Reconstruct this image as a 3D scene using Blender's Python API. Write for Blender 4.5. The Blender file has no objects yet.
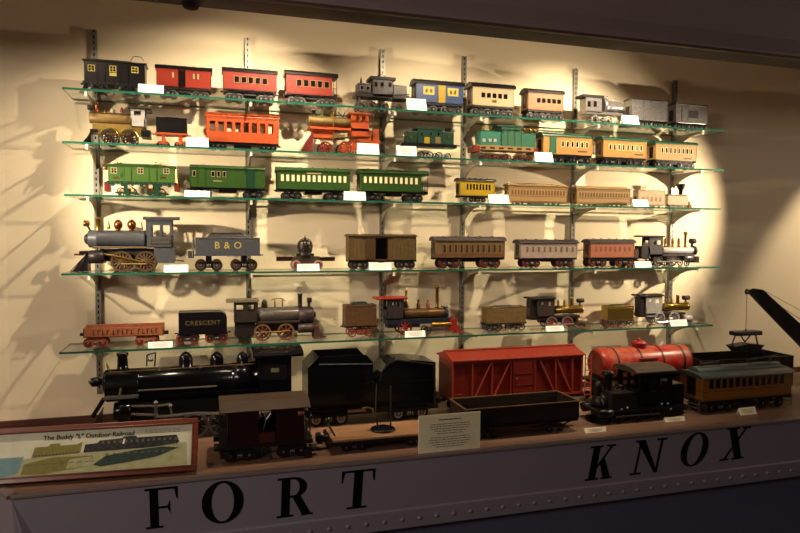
import bpy, bmesh, math, random
from mathutils import Vector, Matrix
SC = bpy.context.scene
COL = SC.collection
PI = math.pi

# ------------------------------------------------------------------ camera
CX, CD, CZ, YAW, PITCH, ROLL, FPX = 0.4367, 2.9124, 1.6696, 0.2923, -0.0486, 0.006, 639.9
_f = Vector((math.sin(YAW)*math.cos(PITCH), math.cos(YAW)*math.cos(PITCH), math.sin(PITCH)))
_r = Vector((math.cos(YAW), -math.sin(YAW), 0)); _u = _r.cross(_f)
CR = _r*math.cos(ROLL) + _u*math.sin(ROLL)
CU = -_r*math.sin(ROLL) + _u*math.cos(ROLL)
CP = Vector((CX, -CD, CZ))
cam = bpy.data.objects.new('camera', bpy.data.cameras.new('camera')); COL.objects.link(cam)
m = Matrix((CR, CU, -_f)).transposed().to_4x4(); m.translation = CP
cam.matrix_world = m
cam.data.sensor_width = 36; cam.data.lens = FPX*36/800; cam.data.clip_start = .05
SC.camera = cam

# ------------------------------------------------------------------ exposure, world
SC.view_settings.view_transform = 'Standard'
try: SC.view_settings.look = 'None'
except Exception: pass
SC.view_settings.gamma = 1
SC.view_settings.exposure = 0.22
W_ = bpy.data.worlds.new('world'); SC.world = W_; W_.use_nodes = True
bg = W_.node_tree.nodes['Background']
bg.inputs[0].default_value = (.42, .32, .42, 1); bg.inputs[1].default_value = 0.04

# ------------------------------------------------------------------ lights
def spot(name, loc, target, power, size, blend=.5, col=(1, .81, .56), rad=.018):
    d = bpy.data.lights.new(name, 'SPOT'); d.energy = power; d.color = col
    d.spot_size = math.radians(size); d.spot_blend = blend; d.shadow_soft_size = rad
    o = bpy.data.objects.new(name, d); COL.objects.link(o); o.location = loc
    o.rotation_euler = (Vector(target)-Vector(loc)).to_track_quat('-Z', 'Y').to_euler()
    return o
SPOTS = [  # position, target, power, cone, blend
    ((-.55, -.72, 1.90), (1.15, 0, 1.70), 95, 82, .8), ((.80, -.70, 2.62), (.45, 0, 1.65), 145, 100, .8),
    ((2.25, -.70, 2.62), (2.10, 0, 1.70), 160, 96, .7), ((3.45, -.72, 1.95), (2.20, 0, 1.70), 105, 86, .7),
    ((-.15, -.70, 2.62), (.2, 0, 1.3), 40, 90, .8), ((1.50, -.70, 2.60), (1.40, 0, 1.80), 75, 100, .8),  # two weaker spots added as fill to lift the dark wall
    ((4.40, -.70, 2.45), (4.30, 0, 1.45), 150, 78, .35)]
for loc, tg, p, a, bl in SPOTS: spot('case_and_fill_spot', loc, tg, p, a, bl)
def area(name, loc, target, power, sx, sy, col):
    d = bpy.data.lights.new(name, 'AREA'); d.energy = power; d.color = col; d.shape = 'RECTANGLE'; d.size = sx; d.size_y = sy
    o = bpy.data.objects.new(name, d); COL.objects.link(o); o.location = loc
    o.rotation_euler = (Vector(target)-Vector(loc)).to_track_quat('-Z', 'Y').to_euler()
area('room_lamp', (-1.9, -3.3, 2.5), (.8, -.8, .9), 34, .9, .5, (1, .86, .74))
area('room_lamp', (5.6, -1.6, 2.5), (2.2, -.9, .9), 9, .9, .5, (1, .84, .72))

# ------------------------------------------------------------------ materials
def lin(h):
    h = h.lstrip('#'); c = [int(h[i:i+2], 16)/255 for i in (0, 2, 4)]
    return tuple((v/12.92 if v <= .04045 else ((v+.055)/1.055)**2.4) for v in c)
MC = {}
DK = 1.0    # toy paint is a little darker than its swatch
def mat(h, rough=.45, metal=0., wear=.3, scale=60, dark='#2a1c12', bump=0., key=None):
    k = (h, rough, metal, wear, scale, dark, bump, DK)
    if k in MC: return MC[k]
    M = bpy.data.materials.new('paint_'+h.strip('#')); M.use_nodes = True
    nt = M.node_tree; b = nt.nodes['Principled BSDF']
    b.inputs['Roughness'].default_value = rough; b.inputs['Metallic'].default_value = metal
    b.inputs['Specular IOR Level'].default_value = .26
    c = tuple(v*DK for v in lin(h))
    if wear > 0:
        tc = nt.nodes.new('ShaderNodeTexCoord'); n = nt.nodes.new('ShaderNodeTexNoise')
        n.inputs['Scale'].default_value = scale; n.inputs['Detail'].default_value = 5; n.inputs['Roughness'].default_value = .65
        r = nt.nodes.new('ShaderNodeMapRange'); r.inputs[1].default_value = .42; r.inputs[2].default_value = .68
        r.inputs[3].default_value = 0; r.inputs[4].default_value = wear
        x = nt.nodes.new('ShaderNodeMix'); x.data_type = 'RGBA'
        x.inputs[6].default_value = (*c, 1); x.inputs[7].default_value = (*[v*DK for v in lin(dark)], 1)
        nt.links.new(tc.outputs['Object'], n.inputs['Vector']); nt.links.new(n.outputs['Fac'], r.inputs[0])
        nt.links.new(r.outputs[0], x.inputs[0]); nt.links.new(x.outputs[2], b.inputs['Base Color'])
        if bump:
            bp = nt.nodes.new('ShaderNodeBump'); bp.inputs['Strength'].default_value = bump; bp.inputs['Distance'].default_value = .002
            nt.links.new(n.outputs['Fac'], bp.inputs['Height']); nt.links.new(bp.outputs[0], b.inputs['Normal'])
    else:
        b.inputs['Base Color'].default_value = (*c, 1)
    MC[k] = M
    return M
def glass_mat(name, tint, ior=1.45, gl=.02):
    M = bpy.data.materials.new(name); M.use_nodes = True; nt = M.node_tree; nt.nodes.clear()
    o = nt.nodes.new('ShaderNodeOutputMaterial'); t = nt.nodes.new('ShaderNodeBsdfTransparent'); t.inputs[0].default_value = (*tint, 1)
    g = nt.nodes.new('ShaderNodeBsdfGlossy'); g.inputs['Roughness'].default_value = gl
    f = nt.nodes.new('ShaderNodeFresnel'); f.inputs[0].default_value = ior
    ge = nt.nodes.new('ShaderNodeNewGeometry'); inv = nt.nodes.new('ShaderNodeMath'); inv.operation = 'SUBTRACT'; inv.inputs[0].default_value = 1; mu = nt.nodes.new('ShaderNodeMath'); mu.operation = 'MULTIPLY'
    nt.links.new(ge.outputs['Backfacing'], inv.inputs[1]); nt.links.new(f.outputs[0], mu.inputs[0]); nt.links.new(inv.outputs[0], mu.inputs[1])
    x = nt.nodes.new('ShaderNodeMixShader')
    nt.links.new(mu.outputs[0], x.inputs[0]); nt.links.new(t.outputs[0], x.inputs[1]); nt.links.new(g.outputs[0], x.inputs[2])
    nt.links.new(x.outputs[0], o.inputs[0])
    return M
def edge_mat():
    M = bpy.data.materials.new('glass_edge'); M.use_nodes = True; nt = M.node_tree; b = nt.nodes['Principled BSDF']
    b.inputs['Base Color'].default_value = (*lin('#1f5444'), 1); b.inputs['Roughness'].default_value = .12
    return M
def wood_mat(name, c1, c2, rough=.4, sx=4, sy=60):
    M = bpy.data.materials.new(name); M.use_nodes = True; nt = M.node_tree; b = nt.nodes['Principled BSDF']
    tc = nt.nodes.new('ShaderNodeTexCoord'); mp = nt.nodes.new('ShaderNodeMapping'); mp.inputs['Scale'].default_value = (sx, sy, sy)
    n = nt.nodes.new('ShaderNodeTexNoise'); n.inputs['Scale'].default_value = 1.0; n.inputs['Detail'].default_value = 6
    r = nt.nodes.new('ShaderNodeValToRGB'); r.color_ramp.elements[0].position = .3; r.color_ramp.elements[1].position = .7
    r.color_ramp.elements[0].color = (*lin(c1), 1); r.color_ramp.elements[1].color = (*lin(c2), 1)
    nt.links.new(tc.outputs['Object'], mp.inputs[0]); nt.links.new(mp.outputs[0], n.inputs['Vector']); nt.links.new(n.outputs['Fac'], r.inputs[0])
    nt.links.new(r.outputs[0], b.inputs['Base Color']); b.inputs['Roughness'].default_value = rough
    return M

WALL = mat('#ecdbbc', .75, 0, .10, 1.6, '#d8c492', .15)
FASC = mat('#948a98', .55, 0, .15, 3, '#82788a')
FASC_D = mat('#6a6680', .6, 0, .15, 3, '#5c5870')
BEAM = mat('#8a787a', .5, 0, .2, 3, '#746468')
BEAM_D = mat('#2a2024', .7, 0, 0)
DECK = wood_mat('deck_board', '#6e5040', '#7e604e', .5, 3, 30)
BROWN = wood_mat('dark_brown_wood', '#3a1a0e', '#552a18', .4)
FRAMEW = wood_mat('red_brown_frame_wood', '#5a2412', '#74341c', .3, 8, 90)
DK = .44
GLASS = glass_mat('clear_shelf_glass', (.95, .975, .96))
PANE = glass_mat('clear_case_glass', (.99, .99, .985))
EDGE = edge_mat()
STEEL = mat('#d6d0c0', .4, .5, .3, 40, '#5a5040')
BRACK = mat('#d8d0b8', .5, .3, .2, 40, '#6a6450')
SLOT = mat('#15120e', .8, 0, 0)
BLACK = mat('#121014', .32, .0, .35, 80, '#2e2622')
BLK2 = mat('#211c1e', .5, 0, .3, 80, '#3a2c20')
GLOSSB = mat('#0e0d12', .16, 0, .1, 30, '#241c1a')
IRON = mat('#3c3634', .5, .3, .4, 90, '#1c1512')
SILV = mat('#c4c0c0', .3, .55, .5, 90, '#6a6058')
WSILV = mat('#dcd6d2', .4, .2, .25, 60, '#7c7078')
GREYM = mat('#6c6668', .38, .4, .45, 60, '#3e3638')
GREYP = mat('#62656e', .42, .1, .35, 50, '#45403c')
BRASS = mat('#c49a48', .28, .85, .3, 70, '#6e4c1c')
OLIVB = mat('#a88a54', .5, .4, .4, 60, '#4a3416')
GOLD = mat('#e2bc5c', .25, .9, .2, 70, '#a07830')
COPPER = mat('#d07a48', .25, .9, .2, 60, '#8a4424')
RED = mat('#a83014', .5, 0, .2, 70, '#7e2414')
REDD = mat('#8c2616', .45, 0, .3, 40, '#6a1c10')
REDT = mat('#cf2c26', .32, 0, .5, 14, '#e8b080')
ORNG = mat('#d65a22', .48, 0, .15, 60, '#b84a1c')
TERRA = mat('#cf7a50', .5, 0, .5, 60, '#8a4a30')
SALM = mat('#cc7a56', .5, 0, .3, 60, '#a05a3e')
PINK = mat('#cab0a0', .5, 0, .35, 50, '#9a8074')
TANW = mat('#c29a62', .6, 0, .3, 80, '#9a7242')
BEIGE = mat('#dcc49a', .55, 0, .35, 120, '#8a6c44')
CREAM = mat('#e4cda0', .45, 0, .2, 60, '#c8a670')
OCHRE = mat('#d8a25a', .42, 0, .15, 60, '#b4803c')
YELL = mat('#d8b428', .4, 0, .15, 60, '#a8841c')
YELW = mat('#f2dc70', .45, 0, .1, 60, '#c8b050')
BLUE = mat('#4a5f8e', .4, 0, .2, 60, '#34487c')
GRN = mat('#3c6028', .38, 0, .18, 60, '#1e4a20')
GRNL = mat('#58803a', .38, 0, .2, 60, '#2e6230')
GRND = mat('#1e4a34', .4, 0, .3, 60, '#142c22')
TEAL = mat('#4c9078', .32, .1, .25, 60, '#2c6450')
DGRN = mat('#3f7a5e', .38, 0, .2, 60, '#2a5844')
BRWN = mat('#5e4426', .5, 0, .35, 60, '#3a2814')
BRNL = mat('#8a6844', .5, 0, .35, 60, '#5c4228')
MAROON = mat('#3e1814', .4, 0, .3, 40, '#221010')
DKTAN = mat('#5c4638', .5, 0, .25, 40, '#42302a')
AMBER = mat('#c8842c', .42, 0, .2, 60, '#8a5420')
GRYR = mat('#5a6664', .35, .2, .3, 40, '#5c5a58')
DK = 1.0
CARD = mat('#f6f4ee', .6, 0, 0)
INK = mat('#7c7a78', .7, 0, 0)
INKD = mat('#2c2824', .7, 0, 0)
PLAC = mat('#fff3d4', .5, 0, .1, 20, '#d8c8a4')
DARKW = mat('#120e0c', .15, 0, 0)
CREAMW = mat('#e8dcb0', .5, 0, 0)
PAPER = mat('#e4dfca', .5, 0, .4, 9, '#a8a484')
OLIVE = mat('#8c8446', .6, 0, .4, 60, '#5e5a2c')
OLIVL = mat('#b8b890', .6, 0, .4, 40, '#8a8450')
PICGN = mat('#33463e', .6, 0, .5, 70, '#1c2420')
PICBL = mat('#7ea0a8', .6, 0, .3, 40, '#5a7c84')
LETT = mat('#050505', .5, 0, 0)
RUB = mat('#ece4cc', .5, 0, 0)
DK = .44
TAN = mat('#b08a54', .5, 0, .2, 60, '#8a6838')

# ------------------------------------------------------------------ pixels to metres (real planes in the room)
def ray(x, y): return _f + CR*((x-400)/FPX) + CU*((266.5-y)/FPX)
def ony(x, y, Y):
    d = ray(x, y); return CP + d*((Y-CP.y)/d.y)
def onz(x, y, Z):
    d = ray(x, y); return CP + d*((Z-CP.z)/d.z)

# ------------------------------------------------------------------ mesh builder
class MB:
    def __init__(s): s.v = []; s.f = []; s.m = []; s.s = []
    def add(s, vs, fs, mi=0, smooth=False):
        o = len(s.v); s.v += [tuple(v) for v in vs]
        for f in fs: s.f.append([o+i for i in f]); s.m.append(mi); s.s.append(smooth)
        return s
    def box(s, x0, x1, y0, y1, z0, z1, mi=0):
        v = [(x0,y0,z0),(x1,y0,z0),(x1,y1,z0),(x0,y1,z0),(x0,y0,z1),(x1,y0,z1),(x1,y1,z1),(x0,y1,z1)]
        return s.add(v, [(0,3,2,1),(4,5,6,7),(0,1,5,4),(1,2,6,5),(2,3,7,6),(3,0,4,7)], mi)
    def prism(s, axis, poly, a, b, mi=0, smooth=False):
        n = len(poly); vs = []
        for t in (a, b):
            for p, q in poly:
                vs.append((t, p, q) if axis == 'x' else ((p, t, q) if axis == 'y' else (p, q, t)))
        s.add(vs, [tuple(range(n))[::-1], tuple(range(n, 2*n))], mi)
        o = len(s.v)-2*n
        for i in range(n):
            j = (i+1) % n; s.f.append([o+i, o+j, o+n+j, o+n+i]); s.m.append(mi); s.s.append(smooth)
        return s
    def lathe(s, axis, c, prof, n=20, mi=0, smooth=True):
        vs = []; fs = []
        for t, r in prof:
            for i in range(n):
                a = 2*PI*i/n; p, q = r*math.cos(a), r*math.sin(a)
                vs.append((c[0]+t, c[1]+p, c[2]+q) if axis == 'x' else ((c[0]+p, c[1]+t, c[2]+q) if axis == 'y' else (c[0]+p, c[1]+q, c[2]+t)))
        k = len(prof)
        for j in range(k-1):
            for i in range(n): fs.append((j*n+i, j*n+(i+1) % n, (j+1)*n+(i+1) % n, (j+1)*n+i))
        s.add(vs, fs, mi, smooth)
        o = len(s.v)-k*n
        s.f.append([o+i for i in range(n)][::-1]); s.m.append(mi); s.s.append(False)
        s.f.append([o+(k-1)*n+i for i in range(n)]); s.m.append(mi); s.s.append(False)
        return s
    def cyl(s, axis, c, r, l, n=18, mi=0): return s.lathe(axis, c, [(-l/2, r), (l/2, r)], n, mi)
    def bar(s, a, b, r, n=6, mi=0, r2=None):
        a = Vector(a); b = Vector(b); d = b-a; q = d.to_track_quat('Z', 'Y'); r2 = r if r2 is None else r2
        vs = [a+q @ Vector((r*math.cos(2*PI*i/n), r*math.sin(2*PI*i/n), 0)) for i in range(n)]
        vs += [b+q @ Vector((r2*math.cos(2*PI*i/n), r2*math.sin(2*PI*i/n), 0)) for i in range(n)]
        s.add(vs, [tuple(range(n))[::-1], tuple(range(n, 2*n))] + [(i, (i+1) % n, n+(i+1) % n, n+i) for i in range(n)], mi)
        return s
    def path(s, pts, r, n=6, mi=0):
        for a, b in zip(pts, pts[1:]): s.bar(a, b, r, n, mi)
        return s
    def ring(s, axis, c, ro, ri, t, n=24, mi=0):
        vs = []
        for tt, rr in ((-t/2, ro), (t/2, ro), (t/2, ri), (-t/2, ri)):
            for i in range(n):
                a = 2*PI*i/n; p, q = rr*math.cos(a), rr*math.sin(a)
                vs.append((c[0]+tt, c[1]+p, c[2]+q) if axis == 'x' else ((c[0]+p, c[1]+tt, c[2]+q) if axis == 'y' else (c[0]+p, c[1]+q, c[2]+tt)))
        fs = []
        for j in range(4):
            for i in range(n): fs.append((j*n+i, j*n+(i+1) % n, ((j+1) % 4)*n+(i+1) % n, ((j+1) % 4)*n+i))
        return s.add(vs, fs, mi)
    def mesh(s, name, mats):
        me = bpy.data.meshes.new(name); me.from_pydata(s.v, [], s.f)
        for mm in (mats if isinstance(mats, (list, tuple)) else [mats]): me.materials.append(mm)
        for p, i, sm in zip(me.polygons, s.m, s.s): p.material_index = i; p.use_smooth = sm
        bm = bmesh.new(); bm.from_mesh(me); bmesh.ops.recalc_face_normals(bm, faces=bm.faces); bm.to_mesh(me); bm.free()
        return me
    def build(s, name, mats, parent=None, loc=None, bevel=0):
        return link(name, s.mesh(name, mats), parent, loc, bevel)
def link(name, me, parent=None, loc=None, bevel=0):
    o = bpy.data.objects.new(name, me); COL.objects.link(o)
    if parent: o.parent = parent
    if loc is not None: o.location = loc
    if bevel:
        b = o.modifiers.new('bevel', 'BEVEL'); b.width = bevel; b.segments = 2; b.limit_method = 'ANGLE'; b.angle_limit = .7
    return o
def empty(name, loc, rz=0):
    o = bpy.data.objects.new(name, None); COL.objects.link(o); o.location = loc; o.rotation_euler = (0, 0, rz); o.empty_display_size = .05
    return o
def tag(o, label=None, cat=None, group=None, kind=None):
    if label: o['label'] = label
    if cat: o['category'] = cat
    if group: o['group'] = group
    if kind: o['kind'] = kind
    return o
def text(s, size, name, m, parent, loc, rot=(PI/2, 0, 0), depth=.0006, spacing=1.0, bold=0):
    c = bpy.data.curves.new(name, 'FONT'); c.body = s; c.size = size; c.extrude = depth; c.align_x = 'CENTER'; c.align_y = 'CENTER'
    c.space_character = spacing; c.resolution_u = 3; c.offset = bold
    t = bpy.data.objects.new('tmp', c); COL.objects.link(t)
    me = bpy.data.meshes.new_from_object(t); bpy.data.objects.remove(t)
    me.materials.clear(); me.materials.append(m)
    o = link(name, me, parent, loc); o.rotation_euler = rot
    return o

# ------------------------------------------------------------------ setting
XL, XR = -2.2, 6.5
def struct(name, mb, m, parent=None, bevel=0): return tag(mb.build(name, m, parent, None, bevel), kind='structure')
struct('wall_back', MB().box(XL, XR, 0, .1, 0, 3.1), WALL)
struct('wall_left', MB().box(XL-.1, XL, -6, .1, 0, 3.1), WALL)
struct('wall_right', MB().box(XR, XR+.1, -6, .1, 0, 3.1), WALL)
struct('floor', MB().box(XL-.1, XR+.1, -6, .1, -.1, 0), mat('#6a5a50', .6, 0, .3, 3))
struct('ceiling', MB().box(XL-.1, XR+.1, -6, .1, 3.1, 3.2), mat('#cfc0a8', .8, 0, .1, 3))
struct('baseboard_back', MB().box(-1.0, XR, -.012, 0, .88, .909), BROWN)

# overhead beam: dark underside, brown lip, bowed face
bm_ = MB(); prof = [(-.70, 2.405), (-.845, 2.392), (-.852, 2.398), (-.855, 2.412)]
for i in range(9):
    a = -1.1+2.2*i/8; prof.append((-.845-.09*(math.cos(a)-math.cos(1.1)), 2.62+.19*math.sin(a)/math.sin(1.1)))
prof += [(-.85, 3.1), (-.70, 3.1)]
bm_.prism('x', prof, XL, XR, 0)
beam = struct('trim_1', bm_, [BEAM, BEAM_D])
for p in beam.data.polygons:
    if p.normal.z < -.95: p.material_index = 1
struct('trim_lip', MB().box(XL, XR, -.862, -.852, 2.391, 2.401), mat('#7a5e50', .4, 0, .1), beam)
clip = ony(191, 7, -.70)
tag(MB().lathe('z', (0, 0, 0), [(-.022, .012), (-.018, .022), (-.004, .03), (0, .034)], 16).build('ceiling_clip', BEAM_D, None, (clip.x, -.735, 2.405)),
    'small round dark fitting under the overhead beam', 'fitting')

# display platform with fascia
plat = empty('display_platform', (1.4, -.77, 0)); tag(plat, 'long display platform with mauve riveted fascia lettered FORT KNOX', 'display platform')
PX = 1.4; PY = -.77
def P_(x, y, z): return (x-PX, y-PY, z)
DF = -.768; DZ = .88; XC = -.135    # deck front, deck top, left corner
XE = XR-.05
board = MB()
poly = [(XC-PX+.01, DF+.012-PY), (XE-PX, DF+.012-PY), (XE-PX, -.015-PY), (XC-.85-PX, -.015-PY), (XC-.41-PX, DF-PY+.61)]
board.prism('z', poly, DZ-.03, DZ)
board.build('deck_board', DECK, plat)
TILT = math.radians(14)
vdir = Vector((0, math.sin(TILT), -math.cos(TILT)))
FT = Vector((0, DF-.004, DZ-.006))
def fpt(x, v, o=0):     # point on the sloped fascia: x world, v metres down the slope, o out
    n = Vector((0, -math.cos(TILT), -math.sin(TILT)))
    q = FT + vdir*v + n*o; return (x-PX, q.y-PY, q.z)
fm = MB()
def fslab(mb, x0, x1, v0, v1, o0, o1, mi=0):
    vs = [fpt(x, v, o) for o in (o0, o1) for v in (v0, v1) for x in (x0, x1)]
    mb.add(vs, [(0,1,3,2),(4,6,7,5),(0,4,5,1),(2,3,7,6),(0,2,6,4),(1,5,7,3)], mi)
fslab(fm, XC, XE, 0, .215, -.02, 0); fm.build('fascia_panel', FASC, plat)
fm = MB(); fslab(fm, XC+.0, XE, .207, .287, -.02, .010); fm.build('fascia_rail', FASC, plat, None, .002)
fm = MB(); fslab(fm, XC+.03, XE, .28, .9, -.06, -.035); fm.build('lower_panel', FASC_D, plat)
MB().box(XC-PX, XE-PX, DF-.012-PY, DF+.013-PY, DZ-.008, DZ+.003).build('edge_strip', mat('#b8a09c', .4, 0, .1), plat, None, .002)
# left chamfer side
side = MB()
a = Vector((XC, DF-.004, 0)); b = Vector((XC-.42, DF+.60, 0)); dn = (b-a).normalized(); nn = Vector((dn.y, -dn.x, 0))
if nn.y > 0: nn = -nn
def spt(t, v, o):
    q = a + (b-a)*t + nn*(o - v*math.sin(TILT)); return (q.x-PX, q.y-PY, DZ-.006-v*math.cos(TILT))
def sslab(mb, v0, v1, o0, o1):
    vs = [spt(t, v, o) for o in (o0, o1) for v in (v0, v1) for t in (0, 1)]
    mb.add(vs, [(0,1,3,2),(4,6,7,5),(0,4,5,1),(2,3,7,6),(0,2,6,4),(1,5,7,3)])
sslab(side, 0, .285, -.02, 0); sslab(side, .28, .9, -.06, -.035); side.build('side_panel', FASC, plat)
se = MB(); q0 = a + nn*.012; q1 = b + nn*.012
se.add([(q.x-PX, q.y-PY, z) for z in (DZ-.008, DZ+.003) for q in (a-nn*.018, b-nn*.018, b+nn*.012, a+nn*.012)], [(0,3,2,1),(4,5,6,7),(0,1,5,4),(1,2,6,5),(2,3,7,6),(3,0,4,7)])
se.build('side_edge_strip', mat('#b8a09c', .4, 0, .1), plat)
# rivets
rv = MB().lathe('z', (0, 0, 0), [(0, .0085), (.0035, .0075), (.006, .0045), (.0072, .001)], 12).mesh('rivet', FASC)
def fxv(px, py):       # pixel to (x, v) on the fascia plane
    n = Vector((0, -math.cos(TILT), -math.sin(TILT))); d = ray(px, py); t = (FT-CP).dot(n)/d.dot(n); q = CP+d*t
    return q.x, (q-FT).dot(vdir)
x0_, _v = fxv(383, 524); x1_, _v = fxv(790, 465); st = (x1_-x0_)/28
k = -8
while x0_+k*st < XE-.1 and k < 60:
    xx = x0_+k*st
    if xx > XC+.03:
        o = link('rivet', rv, plat, fpt(xx, .247, .010)); o.rotation_euler = (PI/2-TILT*-1, 0, 0)
    k += 1
# painted serif letters
def lbox(mb, T, x0, z0, x1, z1):
    lpoly(mb, T, [(x0, z0), (x1, z0), (x1, z1), (x0, z1)])
def lpoly(mb, T, pts):
    n = len(pts); vs = [T(p, q, 0) for p, q in pts]+[T(p, q, .0012) for p, q in pts]
    mb.add(vs, [tuple(range(n))[::-1], tuple(range(n, 2*n))]+[(i, (i+1) % n, n+(i+1) % n, n+i) for i in range(n)])
def lring(mb, T, cx, cz, ro, so, ri, si, a0=0, a1=2*PI, n=36):
    for i in range(n):
        t0 = a0+(a1-a0)*i/n; t1 = a0+(a1-a0)*(i+1)/n
        lpoly(mb, T, [(cx+ri*math.cos(t0), cz+si*math.sin(t0)), (cx+ro*math.cos(t0), cz+so*math.sin(t0)),
                      (cx+ro*math.cos(t1), cz+so*math.sin(t1)), (cx+ri*math.cos(t1), cz+si*math.sin(t1))])
S = .05
GLY = {
 'F': lambda b: (b(.14, 0, .40, 1), b(0, 0, .54, S), b(0, 1-S, 1, 1), lambda_poly(b, [(.88, 1), (1, 1), (1, .70), (.96, .70)]), b(.40, .49, .72, .54), lambda_poly(b, [(.66, .515), (.76, .68), (.76, .35)])),
 'T': lambda b: (b(.37, 0, .63, 1), b(.2, 0, .8, S), b(0, 1-S, 1, 1), lambda_poly(b, [(0, 1), (.10, 1), (.04, .70), (0, .70)]), lambda_poly(b, [(.90, 1), (1, 1), (1, .70), (.96, .70)])),
 'R': lambda b: (b(.12, 0, .36, 1), b(0, 0, .48, S), b(0, 1-S, .5, 1), b.ring(.46, .745, .38, .255, .17, .205, -PI/2, PI/2), b(.36, 1-S, .47, 1), b(.36, .49, .47, .54), lambda_poly(b, [(.42, .52), (.66, .52), (.98, .03), (.72, .03)]), b(.70, 0, 1.04, S)),
 'O': lambda b: (b.ring(.5, .5, .5, .53, .27, .48, 0, 2*PI),),
 'K': lambda b: (b(.12, 0, .38, 1), b(0, 0, .50, S), b(0, 1-S, .50, 1), lambda_poly(b, [(.36, .40), (.80, .97), (.88, .97), (.36, .30)]), lambda_poly(b, [(.46, .50), (.60, .66), (.98, .03), (.70, .03)]), b(.64, 1-S, .98, 1), b(.62, 0, 1.04, S)),
 'N': lambda b: (b(.14, 0, .20, 1), b(0, 0, .36, S), lambda_poly(b, [(.04, 1), (.30, 1), (.90, 0), (.80, 0), (.78, .02)]), b(.82, 0, .89, 1), b(.68, 1-S, 1.02, 1), b(0, 1-S, .26, 1)),
 'X': lambda b: (lambda_poly(b, [(.10, .97), (.40, .97), (.92, .03), (.62, .03)]), lambda_poly(b, [(.78, .97), (.86, .97), (.22, .03), (.14, .03)]), b(0, 1-S, .52, 1), b(.66, 1-S, 1, 1), b(0, 0, .36, S), b(.50, 0, 1.02, S)),
}
def lambda_poly(b, pts): b.poly(pts)
class LB:
    def __init__(s, T): s.T = T; s.mb = MB()
    def __call__(s, *a): lbox(s.mb, s.T, *a)
    def poly(s, pts): lpoly(s.mb, s.T, pts)
    def ring(s, *a): lring(s.mb, s.T, *a)
for ch, xa, xb, ya, yb in [('F', 145, 178, 487.5, 527.5), ('O', 201.5, 243.5, 482, 522), ('R', 277, 312, 477, 516), ('T', 341, 374, 470, 508),
                           ('K', 588, 613, 445.5, 479), ('N', 633, 663, 439.5, 473), ('O', 681.5, 707.5, 433.5, 465), ('X', 723.5, 746.5, 427.5, 459)]:
    ym = (ya+yb)/2; xA, _ = fxv(xa, ym); xB, _ = fxv(xb, ym); xm = (xa+xb)/2
    _, v0 = fxv(xm, ya); _, v1 = fxv(xm, yb)
    T = lambda p, q, o, xA=xA, xB=xB, v0=v0, v1=v1: fpt(xA+(xB-xA)*p, v1+(v0-v1)*q, .0002+o)
    lb = LB(T); GLY[ch](lb); lb.mb.build('painted_letter', LETT, plat)
# legs / core of the platform so that it stands on the floor
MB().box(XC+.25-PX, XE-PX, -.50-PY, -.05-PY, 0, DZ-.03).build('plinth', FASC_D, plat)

# case front pane
pane = MB().box(XC+.002, XE, -.762, -.756, DZ+.0005, 2.4015).build('case_glass_pane', PANE)
tag(pane, 'large clear glass pane closing the front of the display case', 'glass pane')

# ------------------------------------------------------------------ shelving
SZ = [2.216, 2.016, 1.818, 1.518, 1.218]
SX = [0, .61, 1.22, 1.626, 2.236, 2.845]
NTH = ['first', 'second', 'third', 'fourth', 'fifth', 'sixth']
ROWN = ['top shelf', 'second shelf', 'third shelf', 'fourth shelf', 'lowest shelf']
for i, (x, py) in enumerate(zip(SX, [30, 38, 49, 56, 69, 80])):
    px = [96, 248, 381, 464, 577, 674][i]
    zt = ony(px, py, -.015).z; zb = 1.0
    mb = MB()
    mb.box(-.011, .011, -.003, -.0005, 0, zt-zb, 0); mb.box(-.011, -.008, -.016, -.003, 0, zt-zb, 0); mb.box(.008, .011, -.016, -.003, 0, zt-zb, 0)
    mb.box(-.011, -.003, -.0165, -.0145, 0, zt-zb, 0); mb.box(.003, .011, -.0165, -.0145, 0, zt-zb, 0)
    z = .02; n = 0
    while z < zt-zb:
        mb.box(-.003, .003, -.0163, -.0145, z-.008, z+.004, 0); mb.box(-.003, .003, -.0142, -.0138, z+.004, z+.016, 1); z += .024
    o = mb.build('shelf_standard', [STEEL, SLOT], None, (x, 0, zb))
    tag(o, f'grey slotted steel wall upright, {NTH[i]} from the left', 'shelf upright', 'slotted uprights on the wall')
bmesh_b = MB()
pr = [(-.017, -.009)]
for t in range(0, 9):
    u = t/8; pr.append((-.017-.20*u, -.085+.067*(1-(1-u)**2.2)))
pr += [(-.217, -.009)]
bmesh_b.prism('x', [(y, z) for y, z in pr], -.0022, .0022)
bme = bmesh_b.mesh('bracket_arm', BRACK)
tipm = MB().box(-.004, .004, -.224, -.214, -.026, -.007).mesh('bracket_tip', RUB)
for j, z in enumerate(SZ):
    for i, x in enumerate(SX):
        o = empty('shelf_bracket', (x, 0, z)); link('bracket_arm', bme, o); link('bracket_tip', tipm, o)
        tag(o, f'grey bracket on the {NTH[i]} upright from the left, under the {ROWN[j]}', 'shelf bracket', 'brackets under the glass shelves')
ends = [(62, 726, 88, 129), (62, 724, 140, 170), (64, 721, 194, 207.5), (61, 720, 273, 267), (59, 713, 352, 324.5)]
for j, z in enumerate(SZ):
    xa = ony(ends[j][0], ends[j][2], -.23).x; xb = ony(ends[j][1], ends[j][3], -.23).x
    mb = MB().box(xa, xb, -.23, -.018, -.008, 0)
    me = mb.mesh('glass_shelf', [GLASS, EDGE])
    for p in me.polygons:
        if abs(p.normal.z) < .5: p.material_index = 1
    o = link('glass_shelf', me, None, (0, 0, z))
    tag(o, f'long clear glass shelf with green edge, {["topmost of the five","second from the top","third from the top","fourth from the top","lowest of the five"][j]}', 'glass shelf', 'glass shelves')

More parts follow.
